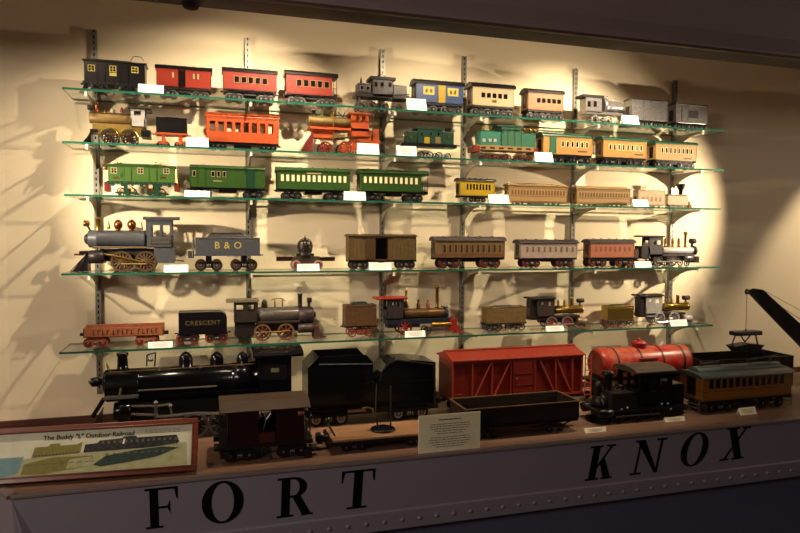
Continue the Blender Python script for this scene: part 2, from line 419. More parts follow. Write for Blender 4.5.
# ------------------------------------------------------------------ train kit
class K:
    """a thing: shapes are measured in the photograph and set on their own real planes"""
    def __init__(s, name, label, cat, row, x0, x1, py, yc=-.135, W=.075, group=None, rz=0):
        s.zs = SZ[row] if row < 5 else DZ
        s.yc = yc; s.hw = W/2; s.py = py
        a = ony(x0, py, yc-s.hw).x; b = ony(x1, py, yc-s.hw).x
        s.ox = (a+b)/2; s.o = empty(name, (s.ox, yc, s.zs)); tag(s.o, label, cat, group)
        xm = (x0+x1)/2
        s.s = (ony(xm, py-10, yc).z-ony(xm, py+10, yc).z)/20     # metres per pixel upright
    def X(s, px, y=None, py=None): return ony(px, s.py if py is None else py, s.yc+(-s.hw if y is None else y)).x-s.ox
    def Z(s, px, py, y=None): return ony(px, py, s.yc+(-s.hw if y is None else y)).z-s.zs
    def box(s, name, xa, xb, yt, yb, m, hw=None, bevel=0, y=None, base=None, parent=None):
        hw = s.hw if hw is None else hw; xm = (xa+xb)/2
        z1 = s.Z(xm, yt, -hw); z0 = s.Z(xm, yb, -hw) if base is None else base
        y0, y1 = (-hw, hw) if y is None else y
        return MB().box(s.X(xa, y0), s.X(xb, y0), y0, y1, max(z0, .0005), z1).build(name, m, parent or s.o, None, bevel)
    def cylx(s, name, xa, xb, py, r, m, prof=None, y=0, n=24):
        f = -abs(y); X0, X1 = s.X(xa, f), s.X(xb, f); z = s.Z((xa+xb)/2, py, f); R = r*s.s; L = X1-X0
        prof = prof or [(0, .96), (.01, 1), (.99, 1), (1, .96)]
        return MB().lathe('x', (X0, y, z), [(t*L, q*R) for t, q in prof], n).build(name, m, s.o)
    def vert(s, name, px, yt, yb, r, m, prof=None, y=0, n=16):
        X0 = s.X(px, y); z0 = s.Z(px, yb, y); z1 = s.Z(px, yt, y); R = r*s.s
        prof = prof or [(0, 1), (1, 1)]
        return MB().lathe('z', (X0, y, z0), [(t*(z1-z0), q*R) for t, q in prof], n).build(name, m, s.o)
    def bar(s, name, pts, r, m, parent=None, n=6):     # pts (px,py,y)
        return MB().path([(s.X(a, y), y, s.Z(a, b, y)) for a, b, y in pts], r*s.s, n).build(name, m, parent or s.o)
    def wheels(s, name, ws, m, m2, spokes=8, g=None, parent=None, t=.006):
        g = s.hw*.78 if g is None else g
        for px, r in ws:
            R = r*s.s; x = s.X(px, -g)
            me = wheel_mesh(R, m, m2, spokes, t)
            for yy in (-g, g):
                o = link(name, me, parent or s.o, (x, yy, R+.0006))
                if yy > 0: o.rotation_euler = (0, 0, PI)
    def cab(s, xa, xb, yt, yb, m, roofm, wins, over=(3, 3), arch=3, rt=2, hw=None, backopen=False, wall=None):
        """cab with real window openings; wins: list of (xa,xb,ytop,ybot) px"""
        hw = s.hw if hw is None else hw; xm = (xa+xb)/2
        z0, z1 = s.Z(xm, yb, -hw), s.Z(xm, yt+rt+arch*.6, -hw); X0, X1 = s.X(xa, -hw), s.X(xb, -hw)
        mb = MB(); t = .0035
        ws = [(s.X(a, -hw), s.X(b, -hw), s.Z(xm, d, -hw), s.Z(xm, c, -hw)) for a, b, c, d in wins]
        for y0, y1 in ((-hw, -hw+t), (hw-t, hw)):
            if ws:
                wz0 = min(w[2] for w in ws); wz1 = max(w[3] for w in ws)
                mb.box(X0, X1, y0, y1, z0, wz0); mb.box(X0, X1, y0, y1, wz1, z1)
                cur = X0
                for w in ws: mb.box(cur, w[0], y0, y1, wz0, wz1); cur = w[1]
                mb.box(cur, X1, y0, y1, wz0, wz1)
            else: mb.box(X0, X1, y0, y1, z0, z1)
        mb.box(X0, X0+t, -hw, hw, z0, z0+(z1-z0)*.45); mb.box(X1-t, X1, -hw, hw, z0, z0+(z1-z0)*.45)
        mb.box(X0, X1, -hw, hw, z0, z0+.003)
        mb.build('cab', m, s.o)
        H = arch*s.s; ov = .008
        pr = [(hw+ov, 0), (-hw-ov, 0)]+[(-(hw+ov)*math.cos(PI*i/10), rt*s.s+H*math.sin(PI*i/10)) for i in range(11)]
        r = MB().prism('x', [(y, z1+q) for y, q in pr], X0-over[0]*s.s, X1+over[1]*s.s)
        r.build('cab_roof', roofm, s.o)
    def pilot(s, xt, xb, yt, m, yb=None):
        """slatted cowcatcher from its tip xt to its base xb"""
        T, B = s.X(xt, 0), s.X(xb, 0); zt = s.Z(xb, yt, 0); hw = s.hw*.85; mb = MB(); d = 1 if B > T else -1
        n = 9
        for i in range(n):
            f = -1+2*i/(n-1); y = f*hw; tip = T+abs(f)*(B-T)*.5
            mb.bar((B, y*.9, zt), (tip, y, .003), .0016, 5)
        mb.path([(B, -hw, .003), (T+(B-T)*.5, -hw, .003), (T, 0, .003), (T+(B-T)*.5, hw, .003), (B, hw, .003)], .002, 5)
        mb.bar((B, -hw, zt), (B, hw, zt), .0028, 6)
        mb.add([(B, -hw*.9, zt), (B, hw*.9, zt), (B, hw*.95, .004), (B, -hw*.95, .004), (T+(B-T)*.15, 0, .004)], [(0,1,2,3),(0,3,4),(1,4,2),(0,4,1),(2,4,3)])
        mb.build('pilot', m, s.o)
WM = {}
JOUR = mat('#b8aea6', .35, .7, .3, 90)
def wheel_mesh(R, m, m2, spokes, t):
    k = (round(R, 4), m.name, m2.name, spokes, t)
    if k in WM: return WM[k]
    mb = MB()
    if spokes:
        mb.ring('y', (0, 0, 0), R, R*.80, t, 24, 0)
        mb.lathe('y', (0, -t*.6, 0), [(0, R*.18), (t*1.1, R*.22)], 12, 1)
        for i in range(spokes):
            a = 2*PI*i/spokes; mb.bar((math.cos(a)*R*.15, 0, math.sin(a)*R*.15), (math.cos(a)*R*.83, 0, math.sin(a)*R*.83), R*.08, 5, 1)
    else:
        mb.lathe('y', (0, 0, 0), [(-t*.5, R*.86), (-t*.2, R*.90), (t*.2, R*.90), (t*.3, R), (t*.6, R)], 20, 0)
        mb.ring('y', (0, -t*.6, 0), R*.62, R*.3, t*.4, 16, 1); mb.cyl('y', (0, -t*.75, 0), R*.2, t*.7, 10, 1)
    me = mb.mesh('wheel', [m, m2]); WM[k] = me
    return me
def truck(k, x, r, wb, m, wm, wm2, spokes=0, ztop=None, nw=2):
    """bogie at local x (m): side frames, springs, bolster; wheels are its children"""
    g = k.hw*.74; mb = MB(); zc = r+.0006; ztop = ztop or r*2.1
    for sy in (-1, 1):
        y = sy*(g+.004)
        mb.box(-wb/2-r*.5, wb/2+r*.5, y-.0015, y+.0015, zc+r*.25, zc+r*.6)
        mb.box(-wb*.22, wb*.22, y-.002, y+.002, zc-r*.45, zc+r*.3)
        for sx in (-1, 1):
            mb.box(sx*wb/2-r*.28, sx*wb/2+r*.28, y-.003, y+.002, zc-r*.3, zc+r*.45)
            mb.box(sx*wb/2-r*.17, sx*wb/2+r*.17, y+sy*.003-.001, y+sy*.003+.001, zc-r*.18, zc+r*.2, 1)
        for q in (-.1, 0, .1): mb.cyl('z', (q*wb, y+sy*.003, zc-r*.02), r*.09, r*.5, 6, 1)
    mb.box(-r*.5, r*.5, -g, g, zc+r*.2, ztop)
    t = mb.build('truck', [m, JOUR], k.o, (x, 0, 0))
    me = wheel_mesh(r, wm, wm2, spokes, .005)
    for i in range(nw):
        wx = -wb/2+wb*i/(nw-1) if nw > 1 else 0
        for yy in (-g, g):
            o = link('wheel', me, t, (wx, yy, r+.0006))
            if yy > 0: o.rotation_euler = (0, 0, PI)
    return t
WIN = {}
def window(k, x, z, w, h, pane, frame, mull=0, parent=None, cross=False, y=None, arch=False):
    key = (round(w, 4), round(h, 4), pane.name, frame.name if frame else '', mull, cross)
    if key not in WIN:
        mb = MB(); mb.box(-w/2, w/2, -.0008, .0002, -h/2, h/2, 0); f = min(w, h)*.14
        if frame:
            for a, b, c, d in ((-w/2-f, -w/2, -h/2-f, h/2+f), (w/2, w/2+f, -h/2-f, h/2+f), (-w/2, w/2, h/2, h/2+f), (-w/2, w/2, -h/2-f, -h/2)):
                mb.box(a, b, -.0018, .0002, c, d, 1)
            if cross: mb.box(-f*.4, f*.4, -.0016, 0, -h/2, h/2, 1); mb.box(-w/2, w/2, -.0016, 0, -f*.4, f*.4, 1)
        WIN[key] = mb.mesh('window', [pane, frame or pane])
    return link('window', WIN[key], parent or k.o, (x, -k.hw-.0003 if y is None else y, z))
def arch_prof(hw, h0, h1, n=10, sq=1.0):
    return [(hw, h0), (-hw, h0)]+[(-hw*math.cos(PI*i/n), h0+.1*(h1-h0)+(h1-h0)*.9*math.sin(PI*i/n)**sq) for i in range(n+1)]

def coach(label, row, x0, x1, yt, py, body, roof, under=BLACK, W=.075, yc=-.135, name='passenger_car', cat='toy train car', group=None,
          wins=(), roofstyle='arch', over=.004, trucks=True, wm=IRON, wm2=BLACK, spokes=0, low=.25, rh=.16, doors=(), openside=False,
          stripe=None, platform=0, wr=.12, tpos=(.2, .8), wbf=.17, ends=True, plate=None, bevel=.001):
    """wins: (centre frac, width frac, z0 frac, z1 frac, pane, frame, cross)"""
    k = K(name, label, cat, row, x0, x1, py, yc, W, group)
    X0, X1 = k.X(x0), k.X(x1); L = X1-X0; xm = (x0+x1)/2; H = k.Z(xm, yt); hw = k.hw
    zb, zr = low*H, (1-rh)*H
    if openside:
        mb = MB(); t = .002; ws = sorted(wins)
        wz0, wz1 = ws[0][2]*H, ws[0][3]*H
        for y0, y1 in ((-hw, -hw+t), (hw-t, hw)):
            mb.box(X0, X1, y0, y1, zb, wz0); mb.box(X0, X1, y0, y1, wz1, zr); cur = X0
            for w in ws:
                mb.box(cur, X0+(w[0]-w[1]/2)*L, y0, y1, wz0, wz1); cur = X0+(w[0]+w[1]/2)*L
            mb.box(cur, X1, y0, y1, wz0, wz1)
        mb.box(X0, X0+t, -hw, hw, zb, zr); mb.box(X1-t, X1, -hw, hw, zb, zr); mb.box(X0, X1, -hw, hw, zb, zb+t)
        mb.build('body', body, k.o)
    else:
        e = platform*L
        MB().box(X0, X1-e, -hw, hw, zb, zr+.001).build('body', body, k.o, None, bevel)
        for w in wins:
            window(k, X0+w[0]*L, (w[2]+w[3])/2*H, w[1]*L, (w[3]-w[2])*H, w[4], w[5] if len(w) > 5 else None, cross=len(w) > 6 and w[6])
    for d in doors:     # (centre, width, mat[, panel])
        mb = MB(); dw = d[1]*L; cx = X0+d[0]*L
        mb.box(cx-dw/2, cx+dw/2, -hw-.0015, -hw+.0002, zb+.02*H, zr-.02*H)
        for sx in (-1, 1): mb.box(cx+sx*dw/2-.0012, cx+sx*dw/2+.0012, -hw-.0024, -hw, zb+.02*H, zr-.01*H)
        mb.build('door', d[2], k.o)
    if stripe:
        for (za, zc_, mm) in stripe:
            MB().box(X0-.0003, X1-platform*L+.0003, -hw-.0009, hw+.0009, za*H, zc_*H).build('trim_band', mm, k.o)
    if plate:           # (centre, width, z0, z1, mat)
        MB().box(X0+(plate[0]-plate[1]/2)*L, X0+(plate[0]+plate[1]/2)*L, -hw-.0014, -hw, plate[2]*H, plate[3]*H).build('name_plate', plate[4], k.o)
    # ends: door and vestibule windows on the left end
    if ends:
        e_ = window(k, 0, 0, .3*W, .35*H, DARKW, under); e_.rotation_euler = (0, 0, -PI/2)
        e_.location = (X0-.0003, 0, zb+.28*H); e_.name = 'end_door'
    mb = MB()
    if roofstyle == 'arch': mb.prism('x', arch_prof(hw+over, zr, H), X0-over*1.5, X1+over*1.5, smooth=False)
    elif roofstyle == 'flat': mb.prism('x', [(hw+over, zr), (-hw-over, zr), (-hw-over, zr+.02*H), (-hw*.7, H), (hw*.7, H), (hw+over, zr+.02*H)], X0-over*1.5, X1+over*1.5)
    elif roofstyle == 'cler':
        mb.prism('x', arch_prof(hw+over, zr, zr+(H-zr)*.55), X0-over*1.5, X1+over*1.5)
        mb.prism('x', arch_prof(hw*.5, zr+(H-zr)*.3, H), X0+.02*L, X1-.02*L)
    elif roofstyle == 'round':
        mb.prism('x', arch_prof(hw+over, zr, H, sq=.7), X0-.001, X1+.001)
    if roofstyle in ('arch', 'flat') and row < 5:
        for i in range(5): mb.box(X0+L*(.14+.18*i)-.003, X0+L*(.14+.18*i)+.003, -.006, .006, H-.003, H+.0025)
    mb.build('roof', roof, k.o, None, bevel)
    mb = MB(); mb.box(X0+.02*L, X1-.02*L, -hw*.9, hw*.9, zb-.05*H, zb+.001)
    mb.box(X0+.38*L, X0+.62*L, -hw*.7, hw*.7, zb-.13*H, zb-.04*H)
    for sx, xx in ((-1, X0), (1, X1)):
        mb.box(min(xx, xx-sx*.06*L), max(xx, xx-sx*.06*L), -hw, hw, zb-.06*H, zb+.004)
        mb.box(min(xx, xx+sx*.012), max(xx, xx+sx*.012), -.003, .003, zb-.05*H, zb-.01*H)
    db_ = MB()
    for z_ in (zb+.012*H, zr-.03*H): db_.box(X0-.0004, X1-platform*L+.0004, -hw-.0012, -hw+.001, z_, z_+.016*H)
    for f in (0, 1): db_.box(X0+f*(X1-platform*L-X0)-.001, X0+f*(X1-platform*L-X0)+.001, -hw-.0014, -hw+.001, zb, zr)
    db_.build('beading', body, k.o)
    if platform:
        e = platform*L
        mb.box(X1-e, X1, -hw, hw, zb-.03*H, zb+.01*H)
        for y in (-hw+.001, hw-.001):
            mb.bar((X1-.001, y, zb), (X1-.001, y, zr), .0012); mb.bar((X1-e, y, zb+.2*H), (X1, y, zb+.2*H), .001)
            for q in range(4): mb.bar((X1-e*q/4, y, zb), (X1-e*q/4, y, zb+.2*H), .0007)
    mb.build('underframe', under, k.o)
    if trucks:
        r = wr*H
        for f in tpos: truck(k, X0+f*L, r, max(wbf*L, r*2.3), under, wm, wm2, spokes, zb-.02*H)
    k.L, k.H, k.x0, k.zb, k.zr = L, H, X0, zb, zr
    return k
def evenly(n, a, b, wfrac): return [a+(b-a)*(i+.5)/n for i in range(n)], (b-a)/n*wfrac
def rowwin(n, a, b, wf, z0, z1, pane, frame=None, cross=False):
    c, w = evenly(n, a, b, wf); return [(x, w, z0, z1, pane, frame, cross) for x in c]

# ------------------------------------------------------------------ ROW 1 (top shelf)
G1 = 'toy trains on the top shelf'
def boxcab(k, xa, xb, ytop, ybase, body, roofm, trim, winm, wins, doors=(), fr=BLACK, red=None, roofextra=()):
    """electric box cab: body, roof, frame, wheels; wins (px,py,w,h px)"""
    xm = (xa+xb)/2; hw = k.hw; X0, X1 = k.X(xa), k.X(xb); z1 = k.Z(xm, ytop); z0 = k.Z(xm, ybase)
    MB().box(X0, X1, -hw, hw, z0, z1).build('body', body, k.o, None, .001)
    MB().prism('x', [(hw+.004, z1), (-hw-.004, z1), (-hw-.004, z1+.003), (-hw*.6, z1+.010), (hw*.6, z1+.010), (hw+.004, z1+.003)], X0-.006, X1+.006).build('roof', roofm, k.o, None, .0006)
    MB().box(X0+.02, X1-.05, -hw*.45, hw*.45, z1+.008, z1+.014).build('roof_hatch', roofm, k.o)
    for wx, wy, w, h in wins:
        window(k, k.X(wx), k.Z(wx, wy), w*k.s, h*k.s, winm, trim, cross=True)
    for a, w in doors:
        cx = k.X(a); mb = MB(); dw = w*k.s/2
        mb.box(cx-dw, cx+dw, -hw-.0012, -hw, z0+.003, z1-.006); mb.box(cx-dw, cx-dw+.0012, -hw-.003, -hw, z0+.003, z1-.006); mb.box(cx+dw-.0012, cx+dw, -hw-.003, -hw, z0+.003, z1-.006)
        mb.build('door', body, k.o)
    mb = MB(); mb.box(X0-.006, X1+.006, -hw, hw, z0-.008, z0+.001)
    for i in range(7):
        x = X0+(X1-X0)*(i+.5)/7; mb.box(x-.006, x+.006, -hw-.001, -hw+.006, z0-.018, z0-.006)
    for sx, xx in ((-1, X0-.006), (1, X1+.006)):
        mb.box(min(xx, xx+sx*.012), max(xx, xx+sx*.012), -.004, .004, z0-.007, z0-.001)
    for a_, b_ in ((.10, .44), (.56, .90)):
        for sy in (-1, 1):
            y = sy*hw*.9; mb.box(X0+(X1-X0)*a_, X0+(X1-X0)*b_, y-.002, y+.002, .010, .016); mb.box(X0+(X1-X0)*(a_+.13), X0+(X1-X0)*(b_-.13), y-.003, y+.003, .006, z0-.006)
    for px_ in (.2, .34, .66, .8):
        for j in range(5): mb.box(X0+(X1-X0)*px_-.004, X0+(X1-X0)*px_+.004, -hw-.0008, -hw, z0+(z1-z0)*(.25+.07*j), z0+(z1-z0)*(.28+.07*j))
    mb.build('frame', fr, k.o)
    mb = MB()
    for i in range(14): mb.lathe('y', (X0+(X1-X0)*(i+.5)/14, -hw-.0016, z0-.004), [(-.0008, .0012), (0, .0018)], 6)
    mb.build('frame_rivets', JOUR, k.o)
    return X0, X1, z0, z1

k = K('electric_locomotive', 'black toy box cab electric locomotive with yellow windows, left end of top shelf', 'toy locomotive', 0, 83, 146, 76, group=G1)
X0, X1, z0, z1 = boxcab(k, 84, 145, 62.5, 83, BLACK, BLACK, YELW, DARKW, [(91.5, 68, 5, 5), (113, 69, 5, 5), (135, 70, 5, 5)], [(101.5, 7), (124.5, 7)])
k.box('name_plate', 109.5, 116.5, 73, 76, YELW, hw=k.hw+.001, y=(-k.hw-.0014, -k.hw))
k.wheels('wheel', [(95, 4.2), (104, 4.2), (123, 4.2), (133, 4.2)], mat('#8a8480', .4, .4, .2), BLACK, 8)
k.pilot(79, 86, 86, mat('#6a4038', .5, 0, .3)); k.pilot(150, 144, 88, mat('#6a4038', .5, 0, .3))
k.vert('bell', 88, 56, 61, 1.6, BRASS, [(0, 1), (.3, .9), (.7, .5), (1, .15)])
k.bar('pantograph', [(131, 60.5, -.01), (134, 56.5, -.01), (141, 57, -.01), (144, 61, -.01)], .35, IRON)
def small_bar_panto(k, xs, m=IRON): k.bar('pantograph', [(xs[0], xs[1], 0), (xs[2], xs[3], 0), (xs[4], xs[5], 0)], .35, m)

mk = dict(group=G1)
ROW1U = mat('#3a3638', .45, .2); ROW1W = mat('#9a928e', .35, .6)
wn = lambda n, a, b, z0=.54, z1=.70, wf=.62, pane=DARKW, fr=TAN: rowwin(n, a, b, wf, z0, z1, pane, fr)
coach('red toy baggage car with open black middle door, top shelf', 0, 156.5, 211, 64.3, 76, RED, BLACK, roofstyle='arch', rh=.16, low=.31, under=ROW1U, wm=ROW1W,
      wins=[(.30, .035, .58, .74, CREAM, BLACK, False), (.68, .035, .58, .74, CREAM, BLACK, False), (.76, .035, .58, .74, CREAM, BLACK, False)],
      doors=[(.46, .115, DARKW)], name='baggage_car', cat='toy baggage car', **mk)
coach('red toy passenger car with five windows, left of the two red passenger cars, top shelf', 0, 223.5, 276.5, 67, 80, RED, BLACK, rh=.16, low=.33, under=ROW1U, wm=ROW1W,
      wins=wn(5, .18, .84), stripe=[(.31, .35, BLACK)], **mk)
coach('red toy observation car with open rear platform and cream end post, top shelf', 0, 286.5, 337, 70, 84, RED, BLACK, rh=.16, low=.33, under=ROW1U, wm=ROW1W,
      wins=wn(5, .18, .86), stripe=[(.31, .35, REDD)], platform=.10, name='observation_car', **mk)
k = K('electric_locomotive', 'grey toy steeple cab electric locomotive in the middle of the top shelf', 'toy locomotive', 0, 357, 409, 88, group=G1)
k.box('cab_body', 373, 393, 79.5, 97, GREYM, bevel=.001); k.box('front_hood', 358, 373, 83, 96, GREYM, hw=k.hw*.72, bevel=.004); k.box('rear_hood', 393, 407, 85, 99, GREYM, hw=k.hw*.72, bevel=.004)
k.box('cab_roof', 370.5, 396, 76.5, 79.7, IRON, hw=k.hw+.004, bevel=.002)
for px in (376, 382, 390): window(k, k.X(px), k.Z(px, 84.5), 3.0*k.s, 4*k.s, DARKW, GREYM)
for px, py in ((362, 87), (368, 87.5)): o = window(k, k.X(px, -k.hw*.72), k.Z(px, py), 3.2*k.s, 3.4*k.s, DARKW, SILV, y=-k.hw*.72-.0005)
k.box('frame', 356, 409, 94, 97.5, IRON); k.wheels('wheel', [(364, 4), (373, 4.2), (385, 4.2), (398, 4)], GREYM, IRON, 8)
k.bar('running_board', [(357, 91, -k.hw), (372, 93.5, -k.hw), (396, 95, -k.hw), (409, 94.5, -k.hw)], .6, GREYM)
k.vert('bell', 361, 77, 83, 1.2, IRON, [(0, 1), (.5, .8), (1, .2)]); k.bar('pantograph', [(377, 76.5, 0), (381, 74, 0), (386, 76.8, 0)], .4, IRON)
k.pilot(354, 359, 94, GREYM)
coach('blue toy baggage car with yellow door, top shelf', 0, 416.5, 463, 79, 92, BLUE, BLACK, rh=.16, low=.31, under=ROW1U, wm=ROW1W, over=.006,
      wins=[(.26, .20, .56, .74, YELW, YELW, False), (.78, .20, .56, .74, YELW, YELW, False), (.215, .05, .59, .70, mat('#b04a2a'), None, False), (.31, .05, .59, .70, mat('#b04a2a'), None, False), (.735, .05, .59, .70, mat('#b04a2a'), None, False), (.825, .05, .59, .70, mat('#b04a2a'), None, False)],
      doors=[(.54, .14, YELL)], name='baggage_car', cat='toy baggage car', wbf=.3, tpos=(.22, .76), wr=.13, **mk)
coach('cream toy passenger car with black roof, top shelf', 0, 473, 514, 82, 94, CREAM, BLACK, rh=.16, low=.32, under=ROW1U, wm=ROW1W, over=.006, wins=wn(5, .18, .86, .55, .68, .66, DARKW, None), plate=(.52, .1, .42, .50, BRASS), wbf=.3, tpos=(.22, .76), wr=.13, **mk)
coach('orange tan toy passenger car with black roof, top shelf', 0, 528.5, 563, 88, 100, mat('#cf9464', .45, 0, .2), BLACK, rh=.16, low=.32, under=ROW1U, wm=ROW1W, over=.006, wins=wn(5, .22, .96, .55, .68, .66, DARKW, None), wbf=.34, tpos=(.25, .78), wr=.13, **mk)
k = K('electric_locomotive', 'silver grey toy locomotive with sloping hood and overhanging cab roof, top shelf', 'toy locomotive', 0, 585, 622, 108, group=G1, W=.06)
k.box('cab', 586, 602, 97, 113, SILV, bevel=.002); k.box('cab_roof', 582.5, 604.5, 94.6, 97.4, IRON, hw=k.hw+.004, bevel=.002)
k.cylx('hood', 601, 622, 107, 5.2, SILV, [(0, 1.5), (.2, 1.5), (.25, 1.2), (.7, 1.05), (.9, .95), (1, .7)]); k.box('frame', 585, 623, 112, 114.5, SILV)
for px in (589, 595): window(k, k.X(px), k.Z(px, 104), 3*k.s, 5*k.s, DARKW, GREYM)
k.vert('dome', 607, 96, 102, 1.6, SILV, [(0, 1), (.6, 1), (1, .3)]); k.vert('dome', 613, 98.5, 103, 1.3, SILV, [(0, 1), (.6, 1), (1, .3)])
k.wheels('wheel', [(595.5, 4.6), (608.5, 4.6), (617, 3)], WSILV, IRON, 8); k.pilot(627, 622, 112, GREYM)
coach('silver toy baggage car, left of the two silver cars, top shelf', 0, 632, 667.5, 98.5, 112, SILV, GREYM, IRON, rh=.08, low=.25, roofstyle='round', over=.001, W=.07, wins=[(.5, .03, .3, .8, GREYM, None, False)], doors=[(.42, .18, SILV)],
      wm=WSILV, wm2=IRON, spokes=0, wbf=.3, tpos=(.25, .8), wr=.12, name='baggage_car', cat='toy baggage car', **mk)
coach('silver toy baggage car at the far right end of the top shelf', 0, 676, 707.5, 103, 117, SILV, GREYM, IRON, rh=.08, low=.25, roofstyle='round', over=.001, W=.07, wins=[(.55, .30, .45, .72, GREYM, None, False)], doors=[(.28, .18, SILV)],
      wm=WSILV, wm2=IRON, wbf=.3, tpos=(.25, .8), wr=.12, name='baggage_car', cat='toy baggage car', **mk)

# ------------------------------------------------------------------ ROW 2
G2 = 'toy trains on the second shelf'
k = K('steam_locomotive', 'brass boilered toy steam locomotive with copper chimney at the left end of the second shelf', 'toy locomotive', 1, 84, 150, 128, group=G2)
k.cylx('boiler', 90, 132, 118.5, 5.8, OLIVB); k.box('frame', 93, 143, 124, 134, mat('#b89850', .4, .5, .3), hw=k.hw*.7)
k.vert('chimney', 97, 102, 113, 1.9, COPPER, [(0, 1.3), (.1, 1), (.9, 1), (.92, 1.25), (1, 1.25)]); k.cylx('headlight', 88, 93, 107.5, 2.6, IRON, y=0)
k.box('headlight_bracket', 90, 94, 109, 113, IRON, hw=.004)
k.vert('dome', 113, 108.5, 113.5, 2.2, mat('#e0c8b0', .4, .2), [(0, 1), (.7, 1), (1, .3)]); k.vert('bell', 122, 107.5, 112.5, 2.0, mat('#c05040', .4, .1), [(0, 1), (.4, .8), (1, .3)])
k.vert('dome', 105, 110, 113.5, 1.5, BRASS, [(0, 1), (.7, 1), (1, .3)])
k.cab(131, 145, 108, 127, WSILV, BLACK, [(134, 141, 111, 115.5)], over=(2, 6), arch=.8, rt=1)
k.wheels('wheel', [(109.5, 7.6), (129, 7.6)], mat('#4a4442', .4, .4), mat('#3a2422', .4, .2), 12, g=k.hw*.86); k.bar('side_rod', [(107, 134, -k.hw*.98), (131, 134.5, -k.hw*.98)], .9, BRASS)
for px in (109.5, 129):
    mb = MB(); r = 8.6*k.s; X = k.X(px, -k.hw*.8); Z = 7.6*k.s
    pts = [(X+r*math.cos(PI*i/12), Z+r*math.sin(PI*i/12)) for i in range(13)]; 
    mb.path([(a, -k.hw*.8, b) for a, b in pts], .003, 6); mb.build('wheel_guard', GOLD, k.o)
k.box('footboard', 141, 150, 130, 137, BLACK); k.pilot(81, 92, 132, BLACK); k.box('pilot_deck', 90, 97, 129, 132, BLACK); 
def tender(label, row, x0, x1, yt, yb, py, body, base, wm, wm2, r, coal=None, lip=True, W=.066, tr=(.22, .78), spokes=0, group=None, wb=None, yc=-.135, slope=False, texts=None, curved=0, under=IRON, wn_=2):
    k = K('tender', label, 'toy tender', row, x0, x1, py, yc, W, group)
    X0, X1 = k.X(x0), k.X(x1); L = X1-X0; xm = (x0+x1)/2; z1 = k.Z(xm, yt); z0 = k.Z(xm, yb); hw = k.hw
    h = z1-z0; mb = MB()
    if curved:
        pr = [(X0, z0), (X1, z0)]+[(X1-curved*L+curved*L*math.sin(a), z1-curved*L+curved*L*math.cos(a)) for a in [PI/2*(1-i/6) for i in range(7)]]+[(X0, z1)]
        mb.prism('y', pr, -hw, hw)
    else:
        mb.box(X0, X1, -hw, hw, z0, z1-.12*h)
        t = .002
        mb.box(X0, X1, -hw, -hw+t, z1-.12*h, z1); mb.box(X0, X1, hw-t, hw, z1-.12*h, z1); mb.box(X1-t, X1, -hw, hw, z1-.12*h, z1); mb.box(X0, X0+t, -hw, hw, z1-.12*h, z1)
    mb.build('tank', body, k.o, None, .0012)
    if lip:
        mb = MB(); 
        for y in (-hw, hw): mb.bar((X0, y, z1), (X1-(curved*L), y, z1), .0018, 6)
        mb.bar((X1-curved*L, -hw, z1), (X1-curved*L, hw, z1), .0018); mb.build('rim', body, k.o)
    if coal:
        mb = MB(); mb.add([(X0+.12*L, -hw*.8, z1-.1*h), (X1-.12*L, -hw*.8, z1-.1*h), (X1-.12*L, hw*.8, z1-.1*h), (X0+.12*L, hw*.8, z1-.1*h), (X0+.25*L, -hw*.3, z1+coal*h), (X1-.3*L, -hw*.3, z1+coal*h), (X1-.3*L, hw*.3, z1+coal*h), (X0+.25*L, hw*.3, z1+coal*h)],
                          [(0,1,2,3),(4,5,6,7),(0,1,5,4),(1,2,6,5),(2,3,7,6),(3,0,4,7)]); mb.build('coal_load', BLK2, k.o)
    mb = MB(); mb.box(X0-.004, X1+.004, -hw*1.02, hw*1.02, z0-.006, z0+.0005)
    for sx, xx in ((-1, X0-.004), (1, X1+.004)): mb.box(min(xx, xx+sx*.012), max(xx, xx+sx*.012), -.003, .003, z0-.006, z0-.001)
    mb.build('frame', base, k.o)
    R = r*k.s
    for f in tr: truck(k, X0+f*L, R, wb*k.s if wb else R*2.4, under, wm, wm2, spokes, z0-.004, wn_)
    if texts: text(texts[0], texts[1]*k.s, 'lettering', texts[2], k.o, ((X0+X1)/2, -hw-.0008, (z0+z1)/2+texts[3]*k.s), spacing=texts[4])
    k.X0, k.X1, k.z0, k.z1 = X0, X1, z0, z1
    return k
tender('black toy tender with orange base behind the brass locomotive, second shelf', 1, 156, 187, 118, 133, 128, BLACK, ORNG, IRON, BLACK, 3.1, coal=.12, group=G2, wb=6, under=ORNG)
coach('large bright orange toy passenger car with eight open windows, second shelf', 1, 206, 278.5, 112.5, 127, ORNG, ORNG, BLACK, low=.20, rh=.14, over=.003, wins=rowwin(8, .03, .95, .62, .48, .74, DARKW, None), openside=True,
      wm=IRON, wbf=.13, tpos=(.16, .86), wr=.10, ends=False, group=G2, W=.072)
k = K('steam_locomotive', 'orange red toy steam locomotive with dark brass boiler and tall black chimney, second shelf', 'toy locomotive', 1, 305, 372, 130, group=G2)
k.cylx('boiler', 308, 352, 122, 5.3, OLIVB); k.vert('chimney', 314, 110.5, 117, 1.8, BLACK, [(0, 1.3), (.08, 1), (.85, 1), (.87, 1.5), (1, 1.5)])
k.vert('dome', 322, 112.5, 117, 1.6, OLIVB, [(0, 1.4), (.3, .8), (1, .3)]); k.vert('bell_post', 331.5, 112, 122, 1.4, BRASS, [(0, 1), (1, 1)]); k.bar('handrail', [(330, 111, -.02), (333.5, 111, -.02), (333.5, 135, -k.hw*.8)], .5, BRASS)
k.bar('bell', [(338, 112, 0), (343, 117, 0), (345, 112, 0)], .5, IRON)
k.cab(351, 369, 113, 137, ORNG, ORNG, [(356, 359.5, 115.5, 122), (362, 365.5, 115.5, 122)], over=(2, 1), arch=.5, rt=1.2)
